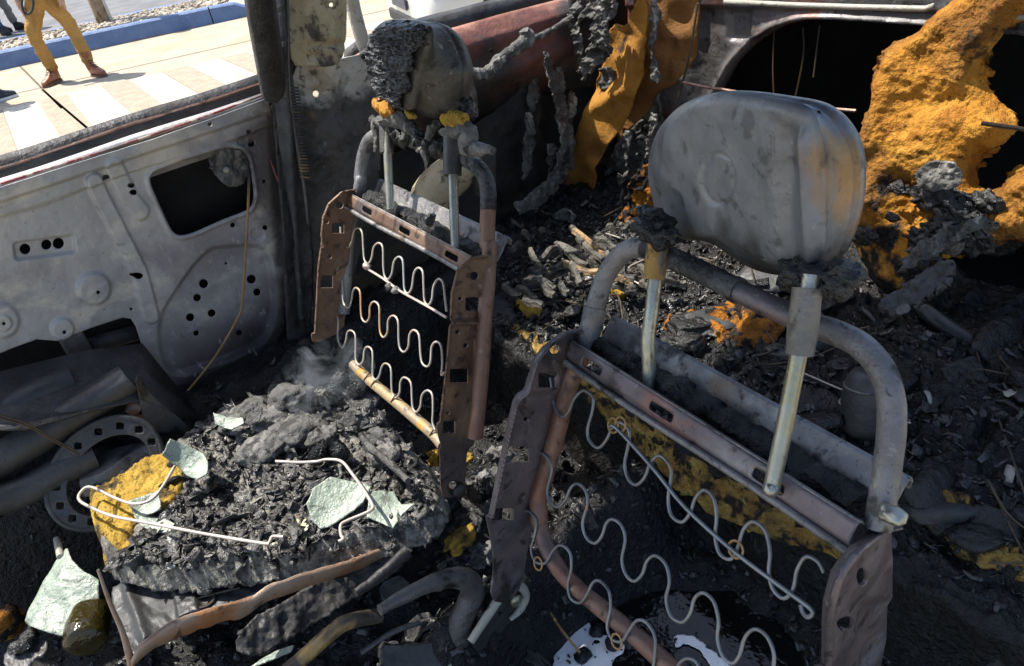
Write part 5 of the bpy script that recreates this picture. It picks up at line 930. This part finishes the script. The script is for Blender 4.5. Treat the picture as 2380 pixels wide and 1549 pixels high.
# seat pan under it, its rust rail and front flange
pan = thing('seat_pan', 'dark ribbed seat pan with a rusty side rail under the far cushion', 'seat pan', (.1, 1.0, .4))
sheet('pan_floor', chaikin([(240, 1372), (330, 1345), (600, 1325), (780, 1300), (760, 1330), (600, 1380), (450, 1432), (385, 1465), (335, 1500), (306, 1535)], 1), [], PZ(.535), 'greyd', pan, step=4, thick=.003, normal=(0, 0, 1), relief=lambda U, V: .012*np.exp(-((U[:, 0]-300-.35*(U[:, 1]-1370))/14)**2)+.012*(1-sstep(np.abs(U[:, 0]-430-.2*(U[:, 1]-1370)), 22, 32))+.004*fbm(np.c_[U/20, 0*U[:, 0]], 3))
rail_top = [(306, 1540), (325, 1500), (375, 1465), (445, 1430), (560, 1398), (650, 1352), (760, 1318), (850, 1290), (965, 1248)]
rail_bot = [(306, 1552), (338, 1522), (392, 1490), (460, 1462), (545, 1440), (620, 1398), (720, 1360), (820, 1325), (965, 1265)]
PRL = PY(.90)
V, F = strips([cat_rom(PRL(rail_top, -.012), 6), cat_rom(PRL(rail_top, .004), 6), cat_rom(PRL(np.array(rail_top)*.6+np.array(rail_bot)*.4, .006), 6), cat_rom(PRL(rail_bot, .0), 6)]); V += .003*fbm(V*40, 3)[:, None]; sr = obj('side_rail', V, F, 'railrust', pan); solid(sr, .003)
tube('front_flange', PRL([(228, 1325), (255, 1400), (285, 1470), (306, 1545)], -.01), [.002, .003, .004, .006], 'railrust', pan, k=8, sm=4)
tube('pan_wire', np.vstack([PZ(.53)([(340, 1340), (350, 1380), (358, 1420)]), PZ(.525)([(362, 1432), (372, 1450)])]), .0022, 'darkwire', pan, k=6, sm=3)
tube('pan_wire', PZ(.54)(t6l([(2234, 820), (2100, 850), (2000, 875), (1900, 900), (1830, 930), (1815, 980), (1850, 1005), (1930, 985), (1990, 930), (2000, 870)])), .0025, 'darkwire', pan, k=6, sm=3)
v_, f_ = rock_geo(one(PZ(.525), 360, 1430), (.01, .009, .008), 5, 2, .6); obj('wire_knot', v_, f_, 'soot', pan)
# rounded steel corner and slotted ring ahead of the cushion
PCN = PZ(.60)
cn = sheet('pan_corner', chaikin([(178, 1150), (190, 1100), (225, 1062), (290, 1038), (370, 1028), (395, 1050), (345, 1062), (310, 1085), (262, 1122), (215, 1140)], 2), [], PCN, 'grey', pan, step=3, thick=.004, normal=(0, 0, 1), relief=lambda U, V: .018-.03*(1-sstep(-sdpoly(U, chaikin([(178, 1150), (190, 1100), (225, 1062), (290, 1038), (370, 1028), (395, 1050), (345, 1062), (310, 1085), (262, 1122), (215, 1140)], 2)), 0, 12)))
ring = thing('slotted_ring', 'sooty slotted metal ring standing beside the front of the cushion', 'ring', (-.15, 1.45, .45))
RP = P3((-.14, 1.47, .62), (.02, 1.47, .66), (-.14, 1.40, .50))
def ell(c, a, b, th, n=60, t0=0, t1=2*math.pi): 
    q = np.linspace(t0, t1, n, endpoint=False); x, y = a*np.cos(q), b*np.sin(q); return np.stack([c[0]+x*math.cos(th)-y*math.sin(th), c[1]+x*math.sin(th)+y*math.cos(th)], 1)
ro, ri = ell((240, 1100), 150, 108, -.75), ell((252, 1105), 112, 76, -.75)
slots = []
for k in range(14):
    q = 2*math.pi*k/14+.2; c, sn = math.cos(q), math.sin(q); x, y = 131*c, 92*sn; th = -.75; slots.append(('r', 246+x*math.cos(th)-y*math.sin(th)-9, 1102+x*math.sin(th)+y*math.cos(th)-8, 246+x*math.cos(th)-y*math.sin(th)+9, 1102+x*math.sin(th)+y*math.cos(th)+8, 3))
sheet('ring_face', ro, [ri]+slots, RP, 'greyd', ring, step=2.6, thick=.006)
tube('ring_rim', RP(ell((242, 1101), 152, 110, -.75, 40).tolist()+[ell((242, 1101), 152, 110, -.75, 40)[0].tolist()], -.004), .006, 'greyd', ring, k=8, sm=1)
# pale sheets of clouded glass
def glass(label, pts, pl, m='glass', curl=.02, seed=0, th=.0025, it=0, ax=0.6, jit=2.2):
    pts = np.asarray(pts, float); c = pts.mean(0); L = np.abs(pts-c).max(); o2 = chaikin(pts, it) if it else pts
    def rel(U, V):
        q = ((U[:, 0]-c[0])*math.cos(ax)+(U[:, 1]-c[1])*math.sin(ax))/L; return curl*q*q+.25*curl*fbm(np.c_[U/(L*.8), 0*U[:, 0]+seed], 3, seed)
    o = sheet('glass_sheet', o2, [], pl, m, None, step=max(2., L/28), relief=rel, thick=th, jitter=jit); return tagp(o, label, 'glass', 'clouded glass sheets')
def tilt(u, v, z, nx, ny): p = one(PZ(z), u, v); return Plane(p, (nx, ny, 1))
glass('large folded pale green glass sheet lying left of the seat pan', [(146, 1272), (152, 1274), (168, 1302), (198, 1330), (225, 1346), (221, 1385), (212, 1402), (196, 1440), (184, 1488), (120, 1472), (60, 1452), (48, 1440), (56, 1412), (92, 1352), (126, 1302)], tilt(140, 1400, .50, -.25, -.3), curl=-.03, seed=3, ax=.55)
glass('curled pale green glass sheet on the cushion above the orange foam', t7([(868, 215), (945, 232), (1010, 268), (1042, 320), (1040, 385), (985, 398), (925, 378), (880, 332), (822, 290)]), tilt(440, 1070, .65, -.2, -.55), curl=.025, seed=5)
glass('small pale glass piece under the bend of the cushion wire', t7([(638, 512), (785, 448), (805, 552), (695, 582), (668, 575)]), tilt(340, 1172, .625, -.1, -.35), curl=.012, seed=7)
glass('dull glass piece just below the small pale one on the cushion', t7([(668, 585), (800, 582), (872, 622), (850, 655), (770, 662), (700, 625)]), tilt(360, 1215, .612, 0, -.1), curl=.008, seed=8)
glass('big cracked pale glass sheet near the backrest end of the cushion', t7([(1640, 383), (1762, 405), (1846, 432), (1800, 512), (1730, 570), (1640, 625), (1590, 640), (1545, 592), (1518, 520), (1560, 440)]), tilt(780, 1165, .64, -.1, -.45), curl=.012, seed=9)
glass('pale glass piece tucked behind the big cracked sheet by the side plate', t7([(1835, 470), (1952, 455), (1990, 520), (2055, 522), (2005, 565), (1948, 640), (1890, 610), (1820, 585)]), tilt(905, 1190, .615, .0, -.2), curl=.01, seed=10)
glass('yellow stained glass piece on the near edge of the cushion', t7([(1338, 730), (1400, 660), (1470, 592), (1540, 590), (1612, 640), (1500, 690)]), tilt(690, 1245, .605, .0, -.1), 'glassy', .008, seed=11)
glass('grey glass chip on top of the ash mound', t7([(1062, 72), (1110, 80), (1205, 92), (1210, 122), (1150, 150), (1070, 120)]), tilt(540, 985, .655, -.1, -.3), curl=.006, seed=12)
glass('lacy whitish flake standing on the ash mound', t7([(1265, 12), (1302, 42), (1285, 100), (1232, 132), (1214, 112), (1240, 60)]), tilt(590, 965, .67, -.3, -.8), 'ash', .006, seed=13)
glass('teal glass sliver at the bottom edge left of the bent strap', t7([(1240, 1330), (1290, 1290), (1380, 1240), (1462, 1213), (1445, 1250), (1300, 1310)]), tilt(640, 1530, .5, 0, -.3), curl=.006, seed=14)
glass('thin green glass sliver beside the seat rail', t7([(1795, 735), (1860, 700), (1942, 668), (1932, 692), (1815, 748)]), tilt(875, 1262, .56, 0, -.3), curl=.004, seed=15)
glass('dark teal glass flake in front of the bent strap', t7([(1880, 942), (1900, 900), (1985, 868), (2045, 930), (1975, 985), (1900, 1012)]), tilt(920, 1375, .48, 0, -.4), 'greyd', .008, seed=16)
glass('small white glass chip at the bottom beside the grey box', t7b([(1460, 1225), (1500, 1180), (1560, 1170), (1570, 1240), (1470, 1260)]), tilt(1030, 1535, .42, 0, -.3), curl=.006, seed=17)
# bent cushion wires
tagp(tube('cushion_wire', PZ(.645)(t7([(866, 330), (800, 440), (745, 498), (660, 516), (560, 482), (470, 438), (425, 436), (392, 472), (396, 500), (440, 528), (560, 577), (760, 615), (1000, 662), (1300, 711), (1335, 706), (1352, 678), (1405, 680)])), .0029, 'wire', None, k=8, sm=5), 'long bent wire loop lying across the orange foam of the cushion', 'wire')
tagp(tube('cushion_wire', PZ(.655)(t7([(1368, 305), (1480, 310), (1570, 306), (1620, 296), (1692, 305), (1742, 362), (1800, 442), (1846, 520), (1842, 545), (1800, 567), (1720, 600), (1690, 622), (1690, 668), (1702, 690), (1678, 703)])), .0029, 'wire', None, k=8, sm=5), 'bent wire hooked over the big cracked glass sheet', 'wire')
tagp(tube('charred_stick', PZ(.66)(t7([(1790, 172), (1830, 235), (1890, 280), (1960, 340), (2022, 402)])), [.006, .008, .006, .007, .006], 'ash', None, k=8, sm=4, rough=.3), 'grey charred stick on the ash mound by the backrest', 'stick')
# ash lumps piled at the back of the cushion
r = np.random.default_rng(11)
for i, (u, v, s) in enumerate(((600, 985, .05), (640, 1000, .045), (690, 965, .05), (660, 1045, .05), (715, 1030, .045), (770, 990, .04), (800, 960, .045), (830, 1000, .04), (560, 1000, .035), (620, 1060, .045), (850, 965, .03), (760, 1040, .035), (880, 1030, .035), (530, 975, .03), (900, 1070, .03))):
    P = one(PZ(ZC), u, v); h = cush_rel([(u, v)])[0]; v_, f_ = rock_geo(P+[0, 0, h+s*.12], np.array([1, .9, .5])*s*r.uniform(.8, 1.1), 200+i, 4, .55, 1.8, rot((0, 0, 1), r.uniform(0, 6)))
    v_ += (.1*s*np.stack([fbm(v_*70+i, 3, q) for q in (1, 2, 3)], 1)); tagp(obj('ash_lump', v_, f_, 'ash'), 'grey crumbled ash lump heaped at the back of the far cushion', 'ash lump', 'ash lumps on the far cushion')
# corrugated conduit
def hose(label, pts, pl, r_, m='char', ribs=30):
    P = cat_rom(pl(np.array(pts, float)), 14); n = len(P); q = np.arange(n); V, F = tube_geo(P, r_*(1+.22*np.sin(q*2*math.pi/4)), 12); return tagp(autosm(obj('corrugated_hose', V, F, m), 80), label, 'hose')
hose('black corrugated hose curled behind the ash mound', to5([(40, 1020), (90, 1030), (150, 1010), (180, 960), (210, 905), (260, 890), (285, 930), (270, 980)]), PZ(.66), .016)
hose('short corrugated hose end sticking out of the cushion ash', t7([(1560, 300), (1600, 245), (1660, 235), (1700, 280)]), PZ(.64), .014)
hose('corrugated hose coming out of the debris between the seats', to5([(800, 1440), (840, 1400), (880, 1400), (920, 1380)]), PZ(.5), .016)
# amber bottle, orange lump, cloth at the lower left
V, F = tube_geo(cat_rom(PZ(.47)([(226, 1392), (222, 1412), (208, 1440), (200, 1475), (196, 1500)]), 6), np.interp(np.linspace(0, 1, 25), [0, .15, .35, .7, .95, 1], [.012, .016, .034, .038, .034, .02]), 18); V += .004*np.stack([fbm(V*30, 2, q) for q in (1, 2, 3)], 1); tagp(obj('melted_bottle', V, F, 'bottle'), 'melted amber brown bottle beside the large glass sheet', 'bottle')
v_, f_ = rock_geo(one(PZ(.46), 8, 1448), (.035, .03, .035), 33, 4, .4, 1.6); tagp(obj('foam_lump', v_, f_, 'foamo'), 'scorched orange foam lump at the lower left edge', 'foam')
ragged('burnt_cloth', t6l([(40, 1420), (200, 1400), (330, 1330), (440, 1290), (450, 1450), (330, 1500), (200, 1600), (60, 1600)]), PZ(.44), 'grey', None, 3, .01, .006, 2, 13, label='smooth greasy grey sheet in the lower left corner', cat='sheet', sc=60)
strap('burnt_cloth_twist', 'glossy twisted black cloth under the large glass sheet', t6l([(330, 1220), (270, 1270), (230, 1350), (140, 1390), (100, 1440)]), PZ(.46), [.012, .016, .014, .014, .006], 'char', 'cloth')
strap('pale_peg', 'short pale peg standing by the large glass sheet', t6l([(525, 365), (545, 440), (560, 530)]), PZ(.53), [.006, .007, .006], 'pale', 'peg', .1)
# between the seats: bent strap, bolted link, bars, box
strap('bent_strap', 'thick greasy grey strap bent over at the bottom centre', t7b([(1040, 820), (1250, 705), (1440, 615), (1600, 580), (1700, 610), (1730, 690), (1690, 800), (1645, 900), (1625, 1050), (1640, 1240), (1650, 1330)]), PY(.75), [.008, .012, .014, .017, .02, .021, .021, .021, .021, .021, .021], 'grey', 'strap', .12)
lk = thing('bolted_link', 'flat grey link with a pale rolled edge and a bolt beside the near seat', 'link', one(PY(.72), 1130, 1500))
PK = PY(.72)
sheet('link_plate', chaikin(t7b([(1715, 1060), (1850, 850), (1960, 705), (2040, 640), (2105, 660), (2115, 740), (2060, 850), (1970, 950), (1870, 1110), (1760, 1130)]), 1), [('c', *t7b([(1940, 850)])[0], 6)], PK, 'greyd', lk, step=2.4, thick=.006)
tube('rolled_edge', PK(t7b([(1718, 1052), (1850, 850), (1950, 710), (2040, 640), (2105, 660), (2122, 730), (2080, 820), (2010, 890)]), .006), [.007, .008, .008, .008, .008, .008, .007, .004], 'pale', lk, k=10, sm=5)
v_, f_ = rock_geo(one(PK, *t7b([(2052, 750)])[0], .008), (.012, .008, .012), 3, 2, .25); obj('bolt', v_, f_, 'rod', lk)
strap('console_bar', 'rust and ochre bar running from the bottom edge to the bent strap', t7b([(330, 1300), (500, 1150), (640, 1020), (800, 910), (1040, 860)]), PY(.82), [.013, .013, .013, .013, .012], 'ochre', 'bar', .08)
strap('lever_rod', 'black lever rod lying below the cushion rail', t7b([(860, 690), (980, 610), (1100, 510), (1250, 385)]), PY(.84), [.006, .008, .009, .012], 'soot', 'rod', .2)
strap('edge_strip', 'thin dark strip beside the grey box at the bottom', t7b([(900, 1140), (1110, 1000), (1280, 930), (1470, 890)]), PY(.8), [.004, .005, .005, .004], 'grey', 'strip', .1)
ragged('grey_box_side', t7b([(1058, 1110), (1085, 1075), (1300, 1085), (1545, 1040), (1560, 1300), (1060, 1300)]), P3((.2, .70, .38), (.3, .70, .38), (.2, .80, .50)), 'greyd', None, 3, .003, .03, 0, 4, label='smooth dark grey box corner at the bottom centre', cat='box', sc=80)
ragged('slanted_console', t7b([(60, 900), (400, 720), (760, 520), (1000, 440), (1180, 430), (1220, 500), (1000, 640), (760, 800), (400, 1010), (100, 1180), (-60, 1100)]), P3((.0, .86, .52), (.3, .86, .45), (.0, .72, .38)), 'soot', None, 4, .007, .01, 5, 4, label='soot black slanted console cover below the rusty rail', cat='console', sc=60)
M['reflection'] = mat('sky_reflection', (.7, .71, .72), (.8, .8, .8), 14, [dict(c=(.35, .36, .37), s=40, lo=.62, hi=.7, o=.6)], rough=(.2, .4), bump=((60, .2),))  # white sheets laid on the puddle stand in for the sky's reflection
for lab, pts in (('large white painted-in sky film patch floating on the black puddle', [(460, 985), (500, 960), (540, 925), (580, 915), (610, 895), (625, 940), (650, 965), (690, 955), (735, 985), (760, 1000), (740, 1040), (700, 1050), (700, 1130), (560, 1150), (440, 1120), (470, 1040), (450, 1010)]), ('narrow curved white painted-in sky film patch floating on the black puddle', [(945, 978), (980, 953), (1040, 965), (1100, 1010), (1160, 1060), (1230, 1130), (1130, 1130), (1090, 1060), (1050, 1015), (1000, 985), (960, 1020)])):
    tagp(sheet('sky_reflection', chaikin(to8(pts), 1), [('c', *to8([(640, 985)])[0], 7, 4), ('c', *to8([(580, 1062)])[0], 9, 6)], PZ(.2665), 'reflection', None, step=2.4, thick=.002, jitter=5), lab, 'reflection', 'painted-in sky reflections on the puddle')
tagp(tube('rust_spike', PZ(.34)(to8([(430, 832), (470, 900), (520, 970), (570, 1030)])), .0026, 'goldwire', None, k=6, sm=3), 'thin rusty wire pointing into the puddle', 'wire')
for i, (u, v) in enumerate(to8([(580, 1040), (640, 940), (700, 1000)])):
    v_, f_ = rock_geo(one(PZ(.27), u, v), (.016, .014, .01), 300+i, 2, .6); tagp(obj('char_lump', v_, f_, 'char'), 'small black lump breaking the puddle surface', 'char lump', 'lumps in the puddle')
# scraps between the seats and on the right of the bench
def heap_pt(Q):
    P = PZ(.45)(Q); P[:, 2] = floor_h(P[:, 0], P[:, 1]); P2 = PZ(.4)(Q); P2[:, 2] = floor_h(P2[:, 0], P2[:, 1]); return P2
for lab, (u, v, a_, b_) in (('torn yellow foam scrap wedged behind the foot of the far side plate', (1060, 1080, .035, .02)), ('yellow and green foam scrap on the debris between the two seats', (1068, 1255, .03, .022)), ('small yellow scrap at the lower tube end of the far seat', (1015, 1062, .02, .014))):
    p_ = one(PZ(.5), u, v); v_, f_ = rock_geo(p_, (a_, b_, .016), int(u), 4, .7, 2.2); v_ += .004*np.stack([fbm(v_*90, 3, q) for q in (1, 2, 3)], 1); tagp(obj('foam_scrap', v_, f_, 'foamy'), lab, 'foam')
for i, (u, v) in enumerate(((1110, 1130), (1130, 1180), (1150, 1110), (1090, 1220), (1120, 1290), (1060, 1300), (1160, 1060), (1020, 1180))):
    p_ = one(PZ(.46), u, v); v_, f_ = rock_geo(p_, np.array([.035, .03, .022])*rng.uniform(.7, 1.2), 400+i, 4, .8, 2.2); v_ += .006*np.stack([fbm(v_*60, 3, q) for q in (1, 2, 3)], 1); tagp(obj('char_heap', v_, f_, 'char' if i % 2 else 'ash'), 'crumbled char lump between the two front seats', 'char lump', 'char lumps between the seats')
tagp(tube('pale_rod', PZ(.58)([(2275, 812), (2330, 822), (2420, 836)]), .004, 'pale', None, k=8, sm=3), 'thin pale rod on the debris at the right edge', 'rod')
rw = np.random.default_rng(5)
for i in range(16):
    x_, y_ = rw.uniform(.9, 1.35), rw.uniform(.1, 1.45); an = rw.uniform(0, 6.3); q = [(x_+.05*j*math.cos(an+.4*j*rw.normal()), y_+.05*j*math.sin(an+.5*j*rw.normal())) for j in range(5)]; q = np.array(q)
    P = np.c_[q, bench_h(q[:, 0], q[:, 1])+.014+rw.uniform(0, .02, 5)]; tagp(tube('burnt_wire', P, rw.uniform(.0012, .0024), 'darkwire' if i % 8 else 'springy', None, k=6, sm=6), 'thin burnt wire tangled in the rear bench debris', 'wire', 'wires in the bench debris')
for i in range(22):
    x_, y_ = rw.uniform(.88, 1.3), rw.uniform(.08, .75); v_, f_ = flake_geo((x_, y_, bench_h(np.array([x_]), np.array([y_]))[0]+.012), rw.uniform(.012, .035), rw.uniform(.006, .016), 7000+i, .35); o = obj('pale_chip', v_, f_, 'grey' if i % 2 else 'pale'); solid(o, .0015); tagp(o, 'small pale chip lying on the black bench debris', 'chip', 'pale chips on the bench')
# broken char slabs heaped over the bench
rl = np.random.default_rng(123)
for i in range(46):
    x_, y_ = rl.uniform(.9, 1.42), rl.uniform(.08, 1.42); sz = rl.uniform(.028, .075)
    R_ = rot((0, 0, 1), rl.uniform(0, 6.3))@rot((1, 0, 0), rl.normal(0, .35))@rot((0, 1, 0), rl.normal(0, .3))
    v_, f_ = ico(3); n_ = np.sign(v_)*np.abs(v_)**.55; v2 = n_*(1+.35*fbm(v_*1.7+i*3.1, 3, i % 40))[:, None]*np.array([1, rl.uniform(.4, .8), rl.uniform(.16, .3)])*sz
    v2 = v2+.08*sz*np.stack([fbm(v2/sz*5+i, 3, q) for q in (1, 2, 3)], 1); v2 = v2@R_.T+np.array([x_, y_, bench_h(np.array([x_]), np.array([y_]))[0]+sz*.12])
    tagp(obj('char_chunk', v2, f_, 'char' if i % 3 else 'greyd'), 'broken black char slab heaped on the rear bench', 'char chunk', 'char slabs on the rear bench')
# charred can behind the near seat
can = thing('charred_can', 'dull brown metal can lying upright behind the near headrest rod', 'can', one(PZ(.52), 2010, 1000))
a_, b_ = one(PZ(.54), 2010, 1005), one(PZ(.54), 2010, 1005)+np.array([.03, .02, .115]); P = lerp2(a_, b_, 12); V, F = tube_geo(P, np.interp(np.linspace(0, 1, 12), [0, .05, .6, .85, .9, 1], [.035, .043, .046, .04, .038, .03]), 24); autosm(obj('can_body', V, F, 'greyd', can), 60)
V, F = tube_geo(lerp2(a_*.25+b_*.75, a_*.22+b_*.78, 3), .0445, 24); obj('can_rim', V, F, 'tube', can)
# splinters in the sunlit patch behind the far seat
spl = [((650, 820), (980, 990), 20, 0), ((790, 730), (1060, 905), 22, 1), ((720, 985), (985, 1050), 22, 1), ((860, 810), (1020, 965), 18, 0), ((560, 1052), (770, 1060), 16, 0), ((470, 1090), (640, 1165), 28, 0), ((1100, 1080), (1245, 1130), 26, 1), ((1460, 1112), (1660, 1122), 12, 0), ((700, 860), (900, 1000), 18, 0), ((820, 770), (900, 870), 16, 0), ((600, 1000), (760, 985), 14, 0), ((540, 930), (660, 850), 22, 0), ((1090, 1150), (1210, 1180), 22, 0), ((760, 700), (860, 760), 16, 0)]
M['splinter'] = mat('charred_splinter', (.03, .028, .024), (.15, .138, .11), 18, [dict(c=(.02, .02, .02), s=14, lo=.5, hi=.6)], rough=(.35, .6), bump=((90, .7), (300, .5)))
M['splintero'] = mat('scorched_splinter', (.26, .15, .06), (.34, .23, .12), 14, [dict(c=(.03, .026, .022), s=12, lo=.48, hi=.58)], rough=(.5, .8), bump=((90, .6),))
rs = np.random.default_rng(77)
for i in range(34):
    u_, v_ = rs.uniform(200, 1450), rs.uniform(640, 1250); an = rs.normal(.45, .5); ln = rs.uniform(70, 190); spl.append(((u_, v_), (u_+ln*math.cos(an), v_+ln*math.sin(an)), rs.uniform(10, 24), 0))
for i, (a, b, w_, o_) in enumerate(spl):
    zz = .58+.012*(i % 4); A, B = one(PZ(zz), *tr([a])[0]), one(PZ(zz-.01), *tr([b])[0]); d = B-A; L = np.linalg.norm(d); d /= L; s = np.cross(UP, d); wd = w_*.3/1720*1.75
    rows = []
    for t_ in np.linspace(0, 1, 9):
        k = .35+.65*math.sin(math.pi*min(max(t_, .05), .95))**.6; c = A+d*L*t_+UP*.006*math.sin(t_*5+i); j = r.normal(0, .12, 4)
        rows.append([c-s*wd*(.5+j[0])*k, c-s*wd*.3*k+UP*(.008+.004*j[1]), c+s*wd*.35*k+UP*(.009+.004*j[2]), c+s*wd*(.5+j[3])*k])
    V, F = strips(rows); o = obj('charred_splinter', V, F, 'splintero' if o_ else 'splinter', None, False); solid(o, .006, -1)
    tagp(o, ('scorched orange splinter' if o_ else 'charred grey splinter')+' in the sunlit debris behind the far seat', 'splinter', 'orange splinters behind the far seat' if o_ else 'grey splinters behind the far seat')
# ================================================================== LOOSE CHAR
def onpx(n, poly, fn, seed):
    rr = np.random.default_rng(seed); poly = np.asarray(poly, float); lo, hi = poly.min(0), poly.max(0); out = []
    Q = rr.uniform(lo, hi, (n*3, 2)); Q = Q[sdpoly(Q, poly) < 0][:n]; return fn(Q)
def cush_pt(Q): P = PZ(ZC)(Q); P[:, 2] += cush_rel(Q); return P
cz = chaikin([(330, 1240), (420, 1150), (430, 1060), (470, 985), (600, 940), (800, 900), (920, 1000), (1030, 1170), (950, 1230), (720, 1288), (500, 1325), (300, 1322), (245, 1295)], 1)
scatter('char_flakes', '', onpx(2000, cz, cush_pt, 1), 'flakelit', cu, (.004, .034), seed=1, tilt=.35, aspect=(.15, .7))
scatter('ash_grains', '', onpx(900, cz, cush_pt, 2), 'ash', cu, (.002, .009), 'rock', seed=2)
def bench_pts(n, x0, x1, y0, y1, seed):
    rr = np.random.default_rng(seed); x, y = rr.uniform(x0, x1, n), rr.uniform(y0, y1, n); return np.c_[x, y, bench_h(x, y)]
scatter('char_flakes', '', bench_pts(2800, .86, 1.5, .0, 1.6, 3), 'flake', bench, (.004, .03), seed=3, tilt=.35, aspect=(.15, .7))
scatter('char_grains', '', bench_pts(1500, .86, 1.5, .0, 1.6, 4), 'char', bench, (.004, .022), 'rock', seed=4)
scatter('sunlit_flakes', '', bench_pts(900, .9, 1.4, .85, 1.5, 15), 'flakelit', bench, (.005, .03), seed=15, tilt=.4, aspect=(.15, .6))  # flakes in the painted sunlit colour, over the sunny part of the bench
scatter('ash_grains', '', bench_pts(1500, .9, 1.4, .85, 1.55, 5), 'ash', bench, (.003, .014), 'rock', seed=5)
def floor_pts(n, x0, x1, y0, y1, seed):
    rr = np.random.default_rng(seed); x, y = rr.uniform(x0, x1, n), rr.uniform(y0, y1, n); P = np.c_[x, y, floor_h(x, y)]; return P[np.hypot((x-.51)/.24, (y-.48)/.22) > 1.0]
ld = scatter('floor_char', 'loose black char and flakes strewn over the car floor', floor_pts(3200, -.3, .85, .1, 1.6, 6), 'flake', None, (.005, .026), seed=6, tilt=.6)
lg = scatter('floor_char_grains', 'fine black char grains strewn over the car floor', floor_pts(1800, -.3, .85, .1, 1.6, 7), 'char', None, (.005, .024), 'rock', seed=7)
rq = np.random.default_rng(91); q = rq.uniform(0, 2*math.pi, 240); d_ = np.sqrt(rq.uniform(0.05, 1, 240))
scatter('puddle_flecks', 'black flecks of char floating on the puddle', np.c_[.5+.3*d_*np.cos(q), .5+.28*d_*np.sin(q), np.full(240, .267)], 'char', None, (.003, .012), seed=17, tilt=.1)
# larger pieces one can pick out
vm = []
for i in range(8):
    v, f = flake_geo((0, 0, 0), 1., .62, 900+i, .15, 1.2, 6); me = bpy.data.meshes.new('charred_flake'); me.from_pydata(v.tolist(), [], f); me.polygons.foreach_set('use_smooth', np.ones(len(f), bool)); me.materials.append(M['flake' if i % 3 else 'char']); vm.append(me)
rr = np.random.default_rng(21)
for k, (pts, grp, lab) in enumerate(((onpx(46, cz, cush_pt, 31), 'large flakes on the far cushion', 'larger curled black flake lying on the far seat cushion'), (bench_pts(70, .88, 1.4, .1, 1.5, 32), 'large flakes on the rear bench', 'larger curled char flake lying on the rear bench debris'), (floor_pts(50, -.2, .8, .55, 1.4, 33), 'large flakes on the floor', 'larger curled char flake lying on the car floor'))):
    for i, p in enumerate(pts):
        o = bpy.data.objects.new('charred_flake', vm[rr.integers(8)]); COL.objects.link(o); s = rr.uniform(.022, .062); o.scale = (s, s, s); o.scale = (s*rr.uniform(.7, 1.6), s*rr.uniform(.5, 1), s); o.location = p+[0, 0, s*.14]; o.rotation_euler = (rr.normal(0, .3), rr.normal(0, .3), rr.uniform(0, 6.3))
        so_ = o.modifiers.new('s', 'SOLIDIFY'); so_.thickness = .06
        tagp(o, lab, 'flake', grp)
# ------------------------------------------------------------------ wisp of smoke over the cushion
sm_ = bpy.data.materials.new('smoke_wisp'); sm_.use_nodes = True; t = sm_.node_tree; t.nodes.remove(t.nodes['Principled BSDF'])
pv = t.nodes.new('ShaderNodeVolumePrincipled'); pv.inputs['Color'].default_value = (.8, .87, .95, 1); tc = t.nodes.new('ShaderNodeTexCoord')
nz = t.nodes.new('ShaderNodeTexNoise'); nz.inputs['Scale'].default_value = 14; nz.inputs['Detail'].default_value = 4; nz.inputs['Distortion'].default_value = 2.5; mr = t.nodes.new('ShaderNodeMapRange'); mr.inputs[1].default_value = .5; mr.inputs[2].default_value = .72; mr.inputs[4].default_value = 6.
t.links.new(tc.outputs['Object'], nz.inputs['Vector']); t.links.new(nz.outputs['Fac'], mr.inputs[0]); t.links.new(mr.outputs[0], pv.inputs['Density']); t.links.new(pv.outputs[0], t.nodes['Material Output'].inputs['Volume'])
v_, f_ = rock_geo(one(PZ(.72), 745, 880), (.11, .07, .07), 6, 3, .3); so_ = obj('smoke', v_, f_, sm_); tagp(so_, 'thin wisp of grey smoke rising from the cushion ash', 'smoke', kind='stuff')
